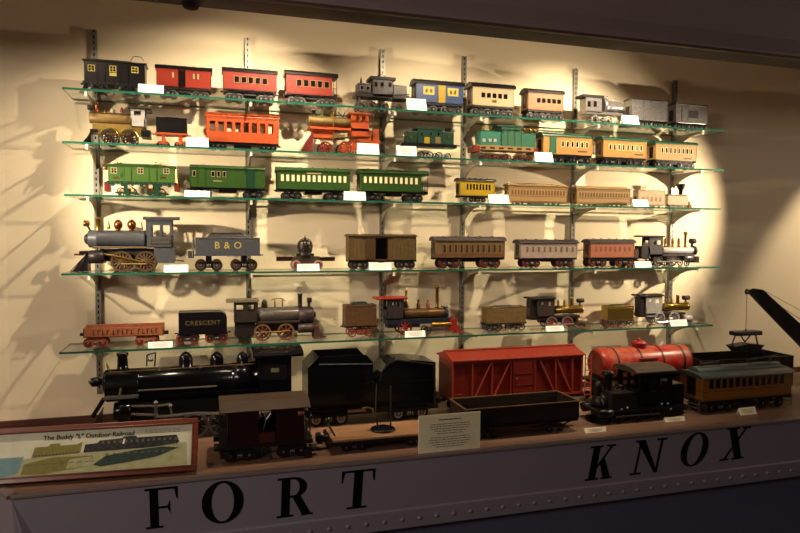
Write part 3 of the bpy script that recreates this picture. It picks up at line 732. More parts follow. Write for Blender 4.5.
k.box('running_board', 310, 368, 127.5, 130, ORNG); k.box('frame', 312, 333, 130, 138, ORNG, hw=k.hw*.5); k.box('rear_frame', 352, 371, 130, 142, ORNG, hw=k.hw*.75)
k.wheels('wheel', [(325.5, 6.3)], REDD, REDD, 10); k.wheels('wheel', [(345, 6.6), (354, 8.2)], mat('#8a3a28'), ORNG, 12, g=k.hw*.88)
k.bar('side_rod', [(335, 138, -k.hw*1.02), (356, 137, -k.hw*1.02)], 1.0, BRASS); k.box('cylinder', 333, 345, 134.5, 139, mat('#9a8060', .4, .5), y=(-k.hw, -k.hw*.4))
k.pilot(298, 312, 133, REDD)
mb = MB(); X = k.X(374); mb.box(k.X(371.5), k.X(381), -k.hw*.6, k.hw*.6, k.Z(376, 144), k.Z(376, 139.5)); mb.box(k.X(374.5), k.X(380), -k.hw*.5, k.hw*.5, k.Z(376, 139.5), k.Z(376, 128.5)); mb.build('coal_box', ORNG, k.o)
k.bar('roof_post', [(373, 115, -k.hw*.8), (373, 139, -k.hw*.8)], .5, BRASS); k.bar('roof_post', [(368, 114.5, -k.hw*.8), (374, 115, -k.hw*.8)], .5, BRASS)

k = K('electric_locomotive', 'small dark green toy electric locomotive with black frame, second shelf', 'toy locomotive', 1, 405, 456, 138, group=G2, W=.06)
k.box('body', 418, 442, 129, 144, GRND, bevel=.001); k.box('front_hood', 407, 418, 131, 144, GRND, hw=k.hw*.8, bevel=.003); k.box('rear_hood', 442, 454, 132, 145.5, GRND, hw=k.hw*.8, bevel=.003)
k.box('roof', 416.5, 444, 127.5, 129.5, GRND, hw=k.hw+.003, bevel=.0006)
for px in (421.5, 431, 438.5): window(k, k.X(px), k.Z(px, 134), 2.2*k.s, 3.4*k.s, DARKW, DGRN)
for px in (427, 438): k.box('door', px-2.6, px+2.6, 137, 143.4, YELL if px < 430 else OLIVB, y=(-k.hw-.001, -k.hw))
for px in (411, 449): o = window(k, k.X(px, -k.hw*.8), k.Z(px, 137), 3.4*k.s, 2.6*k.s, BRASS, GRND, y=-k.hw*.8-.0005)
k.box('frame', 404, 457, 143.5, 147, BLACK); k.wheels('wheel', [(413, 3.2), (421, 3.6), (430, 3.6), (439, 3.6), (448, 3.2)], IRON, SILV, 8)
k.vert('bell', 411, 125.5, 131, 1.2, SILV, [(0, 1), (.5, .8), (1, .2)]); k.box('whistle', 446, 451, 128, 131, BLACK, hw=.01); k.bar('coupler', [(455, 146, 0), (460, 146, 0)], .7, BLACK)
k = K('electric_locomotive', 'large teal green toy electric locomotive on an orange frame, second shelf', 'toy locomotive', 1, 477, 536, 140, group=G2)
k.box('cab', 502, 521, 126.8, 146.5, DGRN, bevel=.001); k.box('front_hood', 480, 502, 130, 146, TEAL, hw=k.hw*.85, bevel=.006); k.box('rear_hood', 521, 536, 132.5, 147.5, DGRN, hw=k.hw*.85, bevel=.004)
k.box('cab_roof', 496.5, 523, 125.2, 127.2, GRND, hw=k.hw+.003, bevel=.0006)
for px in (505, 512, 518): window(k, k.X(px), k.Z(px, 132), 2.4*k.s, 3.4*k.s, TEAL, DGRN)
for px in (484, 490, 495): o = window(k, k.X(px, -k.hw*.85), k.Z(px, 140), 3.4*k.s, 3.2*k.s, WSILV, DGRN, y=-k.hw*.85-.0005)
k.bar('handrail', [(508, 128, -k.hw-.003), (508, 145, -k.hw-.003)], .4, GOLD); k.bar('handrail', [(515, 128, -k.hw-.003), (515, 145, -k.hw-.003)], .4, GOLD)
k.box('frame', 476, 537, 146, 150.6, TAN, bevel=.001)
for i in range(6): k.box('frame_slot', 481+9*i, 486+9*i, 147.4+.3*i-.6, 149.2+.3*i-.6, BLACK, y=(-k.hw-.0006, -k.hw))
k.box('pilot_beam', 474, 480, 145.5, 151.5, REDD, hw=k.hw*1.02); k.box('pilot_beam', 534, 538, 148, 153.5, REDD, hw=k.hw*1.02)
k.wheels('wheel', [(487, 3.2), (497, 3.8), (508, 3.8), (519, 3.8), (529, 3.2)], mat('#8a3c2c'), IRON, 8)
for px in (483, 491): k.vert('bell', px, 126, 130.5, 1.5, BRASS, [(0, 1), (.5, .8), (1, .2)])
for px in (524, 530, 534): k.vert('insulator', px, 128.6, 132.8, 1.4, BRASS, [(0, 1), (.5, .5), (.6, 1), (1, .3)])
k.bar('pantograph', [(522, 128.5, 0), (535, 129.5, 0)], .4, BRASS)
c3 = dict(group=G2, W=.070, rh=.14, low=.30, over=.005, wm=IRON, wm2=BLACK, wbf=.28, tpos=(.22, .78), wr=.135)
def ovens(n, a, b): return rowwin(n, a, b, .42, .55, .72, DARKW, CREAMW)
coach('orange toy baggage coach with green roof and green open door, second shelf', 1, 543.5, 592, 132.5, 145, OCHRE, DGRN, BLACK, wins=ovens(6, .34, .94), doors=[(.19, .12, DGRN)], plate=(.8, .2, .40, .44, BRWN), **c3)
coach('orange toy passenger coach with green roof, middle of the three orange coaches, second shelf', 1, 603.5, 646.5, 136.5, 149, OCHRE, DGRN, BLACK, wins=ovens(8, .10, .92), plate=(.82, .2, .40, .44, BRWN), **c3)
coach('orange toy passenger coach with green roof, rightmost of the three orange coaches, second shelf', 1, 656, 696.5, 140.5, 152, mat('#e0b474', .42, 0, .15), DGRN, BLACK, wins=ovens(8, .10, .92), plate=(.78, .2, .36, .40, BRWN), **c3)

# ------------------------------------------------------------------ ROW 3
G3 = 'toy trains on the third shelf'
k = K('electric_locomotive', 'bright green toy box cab electric locomotive with cream windows, third shelf', 'toy locomotive', 2, 106, 177, 178, group=G3)
X0, X1, z0, z1 = boxcab(k, 108, 174, 167, 182, GRNL, GRN, CREAM, DARKW, [(114, 170.5, 4.4, 4.6), (140.5, 170.7, 4.4, 4.6), (166.5, 171, 4.4, 4.6)], [(127.5, 7), (153, 7)], fr=GRND)
for px in (116, 163): k.box('number_plate', px-3, px+3, 176.6, 178.4, BRASS, y=(-k.hw-.0012, -k.hw))
k.wheels('wheel', [(121, 4.2), (130, 4.8), (152, 4.8), (161, 4.2)], IRON, BRASS, 8)
for px in (129.5, 150.5): k.box('journal_box', px-2, px+2, 184.8, 188.4, CREAM, y=(-k.hw-.002, -k.hw+.004))
k.box('pilot_beam', 104, 109, 183, 191, REDD, hw=k.hw*.9, bevel=.001); k.box('pilot_beam', 174, 179, 183, 191, REDD, hw=k.hw*.9, bevel=.001)
k.bar('handrail', [(172, 166, -k.hw), (176.5, 170, -k.hw), (177, 183, -k.hw)], .5, BRASS); k.vert('bell', 118, 161.5, 166, 1.3, BRASS, [(0, 1), (.5, .8), (1, .2)]); k.vert('whistle', 156, 162, 166, .8, BRASS)
k.bar('pantograph', [(114, 165.6, 0), (121, 162.8, 0), (128, 165.6, 0)], .4, GRND)
k.cylx('headlight', 103.5, 108.5, 168, 1.8, BRASS)
g3 = dict(group=G3, W=.076, wm=IRON, wm2=mat('#5a5450', .4, .3), wbf=.16, wr=.125, low=.31)
coach('green toy baggage car with arched roof and open door panel, third shelf', 2, 190, 265, 165, 181, GRN, GRN, BLACK, roofstyle='round', rh=.12, over=.0005,
      wins=[(.055, .035, .64, .79, DARKW, CREAM, False), (.30, .035, .64, .79, DARKW, CREAM, False), (.375, .035, .64, .79, DARKW, CREAM, False), (.45, .035, .64, .79, DARKW, CREAM, False)],
      doors=[(.15, .09, GRN), (.80, .10, GRND)], tpos=(.15, .84), name='baggage_car', cat='toy baggage car', plate=(.36, .12, .50, .52, CREAM), **g3)
coach('green toy passenger coach with thirteen cream windows, third shelf', 2, 277.5, 349.5, 167, 182, GRN, GRN, BLACK, rh=.17, over=.003, wins=rowwin(13, .03, .97, .45, .56, .74, CREAMW, CREAM), tpos=(.2, .8), plate=(.5, .2, .79, .82, CREAM), **g3)
coach('green toy observation coach with rear platform, third shelf', 2, 360.5, 428, 169, 184, GRN, GRN, BLACK, rh=.17, over=.003, wins=rowwin(11, .03, .86, .45, .56, .74, CREAMW, CREAM), platform=.10, tpos=(.17, .80), name='observation_car', **g3)
coach('small yellow toy passenger coach with dark roof, third shelf', 2, 460.5, 494.5, 178, 188, YELL, mat('#4a4240', .4), BLACK, rh=.12, low=.30, over=.006, W=.06, wins=rowwin(8, .16, .90, .5, .54, .76, DARKW, None),
      stripe=[(.30, .34, BLACK)], wm=WSILV, wm2=IRON, wbf=.36, tpos=(.5,), wr=.15, group=G3)
w3 = dict(group=G3, W=.05, roofstyle='cler', rh=.14, low=.16, over=.005, trucks=False)
for lab, a, b, t_ in (('long pale wooden toy coach beside the yellow coach, third shelf', 509, 567, 183), ('long pale wooden toy coach, right one of the wooden pair, third shelf', 577, 630, 186)):
    k = coach(lab, 2, a, b, t_, 193, TANW, TANW, TANW, wins=rowwin(18, .03, .97, .55, .45, .66, mat('#8a6434', .7), None), stripe=[(.38, .41, BRNL), (.74, .77, BRNL)], **w3)
    for f in (.14, .24, .76, .86): 
        for y in (-.02, .02): link('wheel', wheel_mesh(.0058, mat('#8a5a34'), BRNL, 0, .004), k.o, (k.x0+f*k.L, y, .0064))
k = coach('pale lithographed paper tender behind the funnel chimney locomotive, third shelf', 2, 638.5, 665, 190, 197, BEIGE, BEIGE, TANW, W=.046, rh=.05, low=.17, over=.001, trucks=False, wins=rowwin(5, .1, .9, .5, .35, .6, mat('#c0986a', .7), None), name='tender', cat='toy tender', group=G3)
for f in (.2, .8):
    for y in (-.018, .018): link('wheel', wheel_mesh(.0056, TANW, BRNL, 0, .004), k.o, (k.x0+f*k.L, y, .0062))
k = K('steam_locomotive', 'pale lithographed toy locomotive with black funnel chimney at the right end of the third shelf', 'toy locomotive', 2, 667, 690, 199, group=G3, W=.046)
k.box('body', 668, 688.5, 196, 205, BEIGE, bevel=.002); k.box('boiler_top', 668, 687, 194.4, 196.4, mat('#504a4a', .5), hw=k.hw*.9, bevel=.001)
k.vert('chimney', 680.5, 184, 195, 4.6, BLACK, [(0, .4), (.45, .45), (.85, 1), (1, .92)])
k.wheels('wheel', [(672.5, 2.6), (678.5, 2.6), (684.5, 2.6)], mat('#c8b8a0'), BRNL, 8); k.pilot(692, 687, 202, OCHRE)

# ------------------------------------------------------------------ ROW 4
G4 = 'toy trains on the fourth shelf'
k = K('steam_locomotive', 'large blue grey toy steam locomotive with two copper domes and cowcatcher, fourth shelf', 'toy locomotive', 3, 88, 176, 245, group=G4, W=.085)
k.cylx('boiler', 88, 146, 239, 8.6, GREYP, [(0, .55), (.01, .9), (.03, 1), (.15, 1), (.155, 1.03), (.17, 1.03), (.175, 1), (.97, 1), (1, 1.04)])
k.cylx('smokebox_door', 84.5, 88.5, 239, 5.6, mat('#3e4048', .4, .2), [(0, .5), (.4, .9), (1, 1)])
k.vert('chimney', 98.5, 217.5, 232, 2.2, BRASS, [(0, 1.4), (.1, 1.05), (.9, 1.05), (.92, 1.3), (1, 1.3)]); k.cylx('headlight', 84, 90, 223.5, 3.0, BRASS, [(0, .9), (.1, 1), (.8, 1), (1, .6)])
k.bar('headlight_bracket', [(88, 226, 0), (91, 231, 0)], 1, IRON)
for px in (118.5, 132): k.vert('steam_dome', px, 219.5, 231, 4.2, COPPER, [(0, .8), (.12, .5), (.25, .75), (.4, .97), (.55, 1), (.7, .93), (.85, .7), (.95, .4), (1, .1)])
k.vert('bell', 109, 220.5, 229, 1.6, BRASS, [(0, .9), (.3, 1), (.6, .6), (1, .12)]); k.bar('whistle', [(143, 230, 0), (141.5, 222, 0)], .7, BRASS)
k.cab(146, 172.5, 217.3, 247.5, GREYP, GREYP, [(151.5, 160, 225, 236.5), (162, 170, 225, 236.5)], over=(2.5, 6.5), arch=1.8, rt=1.4)
k.box('name_plate', 151, 171, 239.5, 244.5, BRASS, y=(-k.hw-.0012, -k.hw)); k.box('name_plate_field', 152, 170, 240.5, 243.5, GREYP, y=(-k.hw-.0018, -k.hw-.001))
k.box('running_board', 92, 147, 246.4, 248.6, GREYP); k.bar('handrail', [(93, 247, -k.hw-.002), (150, 247.6, -k.hw-.002)], .5, TAN)
k.box('ash_pan', 154, 174.5, 247, 263, GREYP, hw=k.hw*.95, bevel=.001); k.box('frame', 100, 156, 249, 261, IRON, hw=k.hw*.45)
k.wheels('wheel', [(121.5, 10.3), (145.5, 10.3)], mat('#6a5238', .45, .2), mat('#7a6040', .45, .2), 14, g=k.hw*.86, t=.008)
k.cylx('cylinder', 89, 104, 257, 6.4, mat('#3a3232', .4, .2), y=-k.hw*.62); k.cylx('cylinder', 89, 104, 257, 6.4, mat('#3a3232', .4, .2), y=k.hw*.62)
k.bar('piston_rod', [(104, 254, -k.hw), (114, 256, -k.hw*1.04), (142, 262, -k.hw*1.04)], 1.1, BRASS); k.bar('side_rod', [(121, 264, -k.hw*1.06), (146, 264, -k.hw*1.06)], .9, TAN)
k.pilot(70, 89, 251.5, BLACK); k.box('buffer_beam', 79, 90, 251, 254.5, BLACK); k.bar('coupler', [(74, 254.5, 0), (84, 254.5, 0)], 1.1, REDD)
k.bar('coupler', [(174, 260, 0), (184, 261, 0)], .9, BRNL)
k = tender('blue grey toy tender lettered B & O, fourth shelf', 3, 195.5, 260, 238, 254.5, 247, GREYP, GREYP, mat('#4a3020', .4), mat('#8a7a70', .4, .4), 5.6, coal=.32, group=G4, W=.08, wb=15, tr=(.20, .75), texts=('B & O', 9.5, YELW, .6, 1.1), under=BLACK)
k.bar('handrail', [(194, 240, -k.hw), (192.5, 241, -k.hw), (192.5, 257, -k.hw)], .5, SILV); k.box('step', 188, 194, 251, 258, GREYM, hw=k.hw*.6)
mb = MB()
for i in range(26): mb.lathe('y', (k.X0+.04*(k.X1-k.X0)+(k.X1-k.X0)*.92*i/25, -k.hw-.0004, k.z1-.006), [(-.0012, .0006), (0, .0012)], 6)
tag(mb.build('rivet_row', GREYP, k.o), kind='stuff')
k = K('steam_engine', 'small dark toy engine facing the viewer with red beams either side, fourth shelf', 'toy engine', 3, 276, 335, 258, group=G4, W=.06)
k.vert('boiler', 305, 239.5, 256, 7.4, mat('#3e342c', .4, .4, .4), [(0, 1.05), (.1, .8), (.3, .95), (.6, 1), (.85, .85), (1, .4)])
mb = MB(); 
for r_, a_ in ((7.6, 0), (7.6, PI/2)):
    pts = [(k.X(305, 0)+r_*k.s*math.cos(t)*math.cos(a_), r_*k.s*math.cos(t)*math.sin(a_), k.Z(305, 246, 0)+r_*k.s*math.sin(t)) for t in [PI*2*i/20 for i in range(21)]]
    mb.path(pts, .0014, 5)
mb.build('governor_cage', IRON, k.o); k.vert('finial', 305, 235.6, 239.5, 1.2, IRON, [(0, 1), (1, .3)])
for px in (301.5, 308.5): window(k, k.X(px, -.03), k.Z(px, 243), 2.4*k.s, 3*k.s, mat('#c8bca0', .4), IRON, y=-.033)
k.box('chassis', 293, 320, 256.5, 264.5, mat('#5a4c40', .5, .2), hw=k.hw*.75, bevel=.001); k.box('platform', 297, 314, 253.5, 257, IRON, hw=k.hw*.5)
k.box('beam', 276.5, 294, 256.6, 261, MAROON, hw=.006); k.box('beam', 319, 335, 257, 261, MAROON, hw=.006)
k.wheels('wheel', [(296.5, 5.0), (318, 5.0)], mat('#c8a8a0', .4), mat('#a03a3c', .4), 0, g=k.hw*.8, t=.010)
k = K('box_car', 'brown wooden sided toy box car with open door, fourth shelf', 'toy box car', 3, 349, 417, 250, group=G4, W=.07)
mb = MB(); X0, X1 = k.X(349), k.X(416); z0, z1 = k.Z(383, 260.5), k.Z(383, 236.5); hw = k.hw
da, db = k.X(375), k.X(388)
for y0, y1 in ((-hw, -hw+.003), (hw-.003, hw)):
    mb.box(X0, da, y0, y1, z0, z1); mb.box(db, X1, y0, y1, z0, z1)
mb.box(da, db, hw-.003, hw, z0, z1)
mb.box(X0, X0+.003, -hw, hw, z0, z1); mb.box(X1-.003, X1, -hw, hw, z0, z1); mb.box(X0, X1, -hw, hw, z0, z0+.003); mb.box(X0, X1, -hw, hw, z1-.002, z1)
n = 17
for i in range(n+1):
    x = X0+(X1-X0)*i/n
    if not da-.002 < x < db+.002: mb.box(x-.0009, x+.0009, -hw-.0012, -hw, z0, z1)
mb.build('body', mat('#7a6238', .55, 0, .3), k.o); k.box('sliding_door', 366.5, 375.5, 237.5, 259.5, BRWN, y=(-hw-.003, -hw-.0012)); k.box('door_rail', 362, 392, 236.6, 238, IRON, y=(-hw-.004, -hw-.001))
MB().prism('x', [(hw+.005, z1), (-hw-.005, z1), (-hw-.005, z1+.002), (0, z1+.010), (hw+.005, z1+.002)], X0-.008, X1+.008).build('roof', BRWN, k.o); k.box('underframe', 349, 416.5, 260, 262, BLACK, hw=hw*.95)
for f in (.16, .86): truck(k, X0+f*(X1-X0), 4.4*k.s, 10.5*k.s, IRON, mat('#6a5e54', .4, .3), IRON, 0, z0-.004)
g4 = dict(group=G4, W=.07, wm=mat('#7a3c30', .4, .1), wm2=mat('#a05a48', .4, .1), wr=.165, wbf=.17, low=.34, rh=.14, over=.006)
coach('brown toy passenger coach with ribbed windows and wide grey roof, fourth shelf', 3, 436, 504.5, 236.5, 250, mat('#96744a', .5, 0, .35), mat('#584a4a', .45), BLACK, wins=rowwin(11, .08, .97, .42, .50, .74, mat('#4a3820'), mat('#a88a5a')), tpos=(.20, .80), stripe=[(.36, .46, mat('#8a5a34'))], platform=0, **g4)
coach('faded pink grey toy passenger coach with dark roof, fourth shelf', 3, 521, 577, 239.5, 252, PINK, mat('#403638', .45), BLACK, wins=rowwin(9, .06, .97, .35, .56, .74, mat('#8a7468'), None), tpos=(.20, .80), **g4)
coach('salmon orange toy passenger coach with dark grey roof, fourth shelf', 3, 591, 634, 239, 252, SALM, mat('#4a4444', .45), BLACK, wins=rowwin(8, .06, .95, .35, .56, .72, mat('#a85c40'), None), tpos=(.18, .80), wbf=.24, **{k_: v for k_, v in g4.items() if k_ != 'wbf'})
k = tender('dark brown toy tender between salmon coach and black locomotive, fourth shelf', 3, 634.5, 638.5, 249, 258, 254, BRWN, BLACK, IRON, BRNL, 3.2, W=.05, tr=(.5,), group=G4, wb=5)
k = K('steam_locomotive', 'black toy steam locomotive with white boiler and brass domes, fourth shelf', 'toy locomotive', 3, 648, 692, 252, group=G4, W=.062)
k.cylx('boiler', 662, 693, 250.5, 3.6, mat('#f2eee8', .3, .1, .05), y=0); k.cylx('smokebox', 692, 694.5, 250.5, 4.6, IRON)
k.cab(649.5, 663, 235.8, 256.5, mat('#6a6468', .4, .3), mat('#3a3638', .4), [(652.6, 655.8, 240.5, 244.5), (657.4, 660.8, 240.5, 244.5)], over=(9, 1), arch=1.0, rt=.8)
k.box('coal_space', 641.5, 650, 246, 259, IRON, hw=k.hw*.9, bevel=.002)
k.vert('chimney', 685, 231.5, 247, 1.2, BRASS, [(0, 1.5), (.1, 1), (.8, 1), (.82, 1.8), (.92, 1.8), (1, 1)]); k.cylx('headlight', 690, 694.5, 241, 2.6, IRON); k.bar('headlight_bracket', [(692, 241, 0), (691.5, 249, 0)], 1.3, IRON)
for px in (665, 672.5, 678.5): k.vert('dome', px, 237.5, 247, 1.5, BRASS, [(0, 1.4), (.15, .8), (.5, 1), (.8, .9), (1, .2)])
k.box('running_board', 649, 695, 254.2, 256, GREYM); k.box('frame', 655, 692, 256, 261, IRON, hw=k.hw*.5)
k.wheels('wheel', [(658, 5.8), (672, 6.4)], IRON, mat('#8a7a74', .4, .4), 12, g=k.hw*.9); k.bar('side_rod', [(657, 262, -k.hw*1.05), (679, 261, -k.hw*1.05)], .7, SILV)
k.wheels('wheel', [(687, 3.2)], IRON, IRON, 8); k.cylx('cylinder', 684, 692, 257.5, 2.3, SILV, y=-k.hw*.6); k.box('buffer_beam', 694.5, 699.5, 256.3, 262.8, MAROON, bevel=.001)
k.box('pilot_deck', 690, 696, 258, 260.5, IRON)

# ------------------------------------------------------------------ ROW 5
G5 = 'toy trains on the lowest shelf'
k = K('gondola_car', 'orange cast toy gondola car with dark lettering, lowest shelf', 'toy gondola car', 4, 83, 164, 334, group=G5, W=.075)
X0, X1 = k.X(83), k.X(163.5); z0, z1 = k.Z(123, 336.8), k.Z(123, 327.5); hw = k.hw; mb = MB(); t = .004
mb.box(X0, X1, -hw, hw, z0, z0+.004); mb.box(X0, X1, -hw, -hw+t, z0, z1); mb.box(X0, X1, hw-t, hw, z0, z1+.006); mb.box(X0, X0+t, -hw, hw, z0, z1); mb.box(X1-t, X1, -hw, hw, z0, z1+.003)
mb.build('body', TERRA, k.o, None, .001); k.bar('coupler', [(80, 334.5, 0), (84, 334.5, 0)], 1.6, IRON); k.bar('coupler', [(163, 332.5, 0), (168.5, 332, 0)], 2.0, IRON)
mb = MB()
for i in range(14):
    a = X0+(X1-X0)*(.12+.056*i+.02*(i > 3)+.03*(i > 8)); mb.box(a, a+.0035, -hw-.0009, -hw, z0+.010, z1-.008); mb.box(a, a+.009, -hw-.0009, -hw, z1-.011 if i % 2 else z0+.010, z1-.008 if i % 2 else z0+.013)
mb.build('lettering', mat('#4a3a30', .6), k.o)
oW, oW2 = mat('#c86a50', .45, 0, .25), mat('#8a2c20', .45)
for f, n in ((.145, 'a'), (.78, 'b')): truck(k, X0+f*(X1-X0), 4.8*k.s, 13*k.s, TERRA, oW, oW2, 0, z0+.001)
k = tender('black cast toy tender with faded lettering and orange wheels, lowest shelf', 4, 178.5, 227, 312.5, 333, 325, BLACK, BLACK, oW, oW2, 4.7, lip=True, group=G5, W=.072, wb=13, tr=(.18, .78), texts=('CRESCENT', 6.2, mat('#8a7a50', .5), -.3, 1.15), curved=.14, under=IRON)
k = K('steam_locomotive', 'worn grey cast toy steam locomotive with brown spoked wheels facing right, lowest shelf', 'toy locomotive', 4, 234, 312, 318, group=G5, W=.078)
k.cylx('boiler', 257, 298, 314.5, 7.8, mat('#9a9088', .35, .5, .45, 60, '#5c4c44'), [(0, 1), (.06, 1), (.065, 1.04), (.09, 1.04), (.095, 1), (.99, 1), (1, .98)]); k.cylx('smokebox', 298, 313, 315, 8.6, mat('#5a484c', .45, .3, .4), [(0, 1), (.9, 1), (1, .85)]); k.cylx('smokebox_door', 313, 315.5, 314.5, 3, IRON)
k.vert('chimney', 300, 293.5, 307, 2.3, mat('#3c3232', .5, .3), [(0, 1.2), (.1, .95), (.85, .95), (.88, 1.15), (1, 1.1)])
k.vert('steam_dome', 264.5, 299.5, 307.5, 2.8, mat('#6a5648', .35, .5), [(0, 1.1), (.3, 1), (.7, 1), (1, .4)])
for px in (275, 282.5): k.vert('bell_post', px, 298.5, 307.5, .8, TAN)
k.bar('bell_yoke', [(271, 300, 0), (275, 298.5, 0), (282, 298.5, 0), (285, 301, 0)], .6, TAN)
k.cylx('headlight', 307, 311.5, 300, 2.6, mat('#4a3c34', .4, .4)); k.bar('headlight_bracket', [(309, 302, 0), (309, 307, 0)], 1.4, mat('#6a5648', .35, .5))
k.cab(234.5, 258, 300, 323, mat('#4a403c', .5, .3, .4), mat('#9a8e74', .5, .1), [(236.5, 244, 305.5, 311.5), (248, 255, 305, 311.5)], over=(7.5, 1), arch=1.2, rt=1.4)
k.box('ash_pan', 235, 255, 323, 336, mat('#2e2826', .5, .2), hw=k.hw*.8); k.box('running_board', 256, 300, 321, 323, mat('#5c4c44', .5, .3)); k.box('frame', 256, 300, 323, 331, IRON, hw=k.hw*.45)
brw = mat('#a87a54', .45, .2, .3)
k.wheels('wheel', [(262.5, 8.4), (286, 8.4)], brw, mat('#9a5a3c', .45, .2), 8, g=k.hw*.86, t=.008); k.bar('side_rod', [(261, 332.5, -k.hw*1.05), (290, 331, -k.hw*1.05)], .9, BRASS)
k.cylx('cylinder', 298, 312, 328, 4.6, mat('#6a5c58', .4, .4), y=-k.hw*.6); k.cylx('cylinder', 298, 312, 328, 4.6, mat('#6a5c58', .4, .4), y=k.hw*.6); k.pilot(326, 313, 327, mat('#7a4c44', .5, .2)); k.box('pilot_deck', 311, 319, 326, 332, mat('#7a4c44', .5, .2), hw=k.hw*.6)
k = tender('brown toy tender with red wheels left of the red roofed locomotive, lowest shelf', 4, 345.5, 376.5, 305.5, 326, 318, mat('#7a5634', .5, .1, .4), BLACK, mat('#a8442a'), mat('#c09050', .4, .5), 4.3, coal=.15, group=G5, W=.068, wb=17, tr=(.5,), spokes=8, under=mat('#b0482c'))
k = K('steam_locomotive', 'brown toy steam locomotive with bright red cab roof and tall brass chimney, lowest shelf', 'toy locomotive', 4, 386, 455, 312, group=G5, W=.066)
k.cylx('boiler', 403, 446, 313, 5.0, mat('#8e6a3e', .35, .5, .35)); k.cylx('smokebox', 443, 447.5, 313, 5.8, mat('#3e4048', .3, .5), [(0, 1), (.6, 1), (1, .7)])
k.cab(387, 404, 297.5, 319, mat('#4e4444', .45, .2), mat('#d8482e', .4), [(390, 393.6, 302.5, 307), (396, 400.5, 302.5, 307)], over=(11, 3.5), arch=1.6, rt=.8)
k.box('running_board', 387, 452, 319, 324, mat('#2c3444', .4, .1), hw=k.hw*.92, bevel=.001); k.box('tool_box', 388, 420, 323, 327.5, mat('#2c3444', .4, .1), hw=k.hw*.8)
k.vert('chimney', 437, 285.5, 308, 1.7, BRASS, [(0, 1.4), (.08, 1), (.88, 1), (.9, 1.9), (.97, 1.9), (1, 1.2)]); k.vert('whistle_post', 406, 287, 308, 1.3, BRASS, [(0, 1.8), (.3, 1.6), (.32, .8), (.7, .7), (.75, 1.2), (1, .2)])
for px, mm in ((418.5, mat('#7a4c2c', .35, .5)), (428, mat('#a04a30', .35, .4))): k.vert('dome', px, 299, 308.5, 2.0, mm, [(0, 1.3), (.1, 1), (.5, 1), (.55, .6), (.8, .7), (1, .2)])
k.wheels('wheel', [(405, 7.3)], mat('#5a3028', .45), mat('#c8342c', .4), 8, g=k.hw*.9); k.wheels('wheel', [(428, 3.6)], IRON, IRON, 8)
k.cylx('cylinder', 432, 451, 324.5, 2.3, BRASS, y=-k.hw*.85); k.box('buffer_beam', 450, 457, 319, 331, mat('#b8302c', .4), bevel=.001); k.pilot(463, 454, 321, mat('#c03830', .4))
k.bar('headlight_bracket', [(441, 306, 0), (448, 307, 0)], 1, mat('#6a6a70', .3, .7))
tender('yellow brass toy tender, lowest shelf, left of the locomotive with red wheels', 4, 487, 526, 307.3, 323, 316, OLIVB, IRON, mat('#7a6250', .4, .4), SILV, 3.9, coal=.08, group=G5, W=.062, wb=9, tr=(.2, .8), spokes=8)
def little_loco(label, x0, dx, dy, cabm, roofm, boil, wh, spk, cyl):
    k = K('steam_locomotive', label, 'toy locomotive', 4, 526+dx, 583+dx, 314+dy, group=G5, W=.06)
    X = lambda v: 526+dx+(v-526)*SCL
    k.cab(X(537), X(554.5), 297.5+dy, 320+dy, cabm, roofm, [(X(540), X(543.5), 302+dy, 306+dy), (X(547), X(551), 302+dy, 306+dy)], over=(8, .8), arch=1.2, rt=.8); k.box('cab_rear', X(531), X(537), 300+dy, 320+dy, mat('#2c2422', .45), hw=k.hw*.8)
    k.cylx('boiler', X(554), X(582), 309.5+dy, 4.0, boil, [(0, 1), (.9, 1), (.92, 1.1), (.98, 1.1), (1, .8)]); k.box('footplate', X(530), X(580), 316+dy, 318+dy, mat('#4a3c30', .4, .3)); k.box('frame', X(540), X(580), 318+dy, 322+dy, cabm, hw=k.hw*.45)
    if SCL == 1: k.box('tender_front', X(529), X(535), 309+dy, 320+dy, cyl, hw=k.hw*.6, bevel=.001)
    k.vert('chimney', X(571), 297.5+dy, 306+dy, 1.5, BRASS, [(0, 1.2), (.2, 1), (.8, 1), (1, 1.3)]); k.cylx('headlight', X(577), X(583), 300.5+dy, 2.2, IRON); k.bar('headlight_bracket', [(X(579.5), 302+dy, 0), (X(579.5), 307+dy, 0)], 1.1, BRASS)
    for px in (558, 564): k.vert('dome', X(px), 299.3+dy, 306+dy, 1.3, BRASS, [(0, 1.3), (.2, .8), (.6, 1), (1, .2)])
    k.wheels('wheel', [(X(552), 6.2), (X(567.5), 6.2)], wh, spk, 10, g=k.hw*1.04); k.bar('side_rod', [(X(550), 325+dy, -k.hw*1.2), (X(574), 324+dy, -k.hw*1.2)], .7, SILV)
    k.cylx('cylinder', X(577), X(586), 321+dy, 3.2, cyl, y=-k.hw*.6); k.cylx('cylinder', X(577), X(586), 321+dy, 3.2, cyl, y=k.hw*.6); k.pilot(X(593), X(583), 323+dy, cyl)
    k.wheels('wheel', [(X(579), 2.8)], wh, spk, 8, g=k.hw*.55)
    return k
SCL = 1.0
little_loco('toy steam locomotive with dark cab, brass boiler and red wheels, lowest shelf', 526, 0, 0, mat('#54463a', .45, .2, .3), mat('#3a302a', .45, .1), GOLD, mat('#b8a8a0', .4, .5), mat('#a83a34', .4), mat('#b49a74', .4, .4))
tender('bright gold toy tender, lowest shelf, beside the silver cab locomotive', 4, 608, 634, 306, 320, 313, GOLD, mat('#7a6a50', .4, .4), mat('#b86a54', .4, .3), SILV, 3.8, coal=.08, group=G5, W=.058, wb=8, tr=(.2, .8), spokes=8)
SCL = .92
SCL = .92
k = little_loco('bright toy steam locomotive with silver cab and gold boiler, right end of lowest shelf', 634, 110, -2.8, WSILV, mat('#4a3a34', .4, .2), GOLD, WSILV, SILV, WSILV)

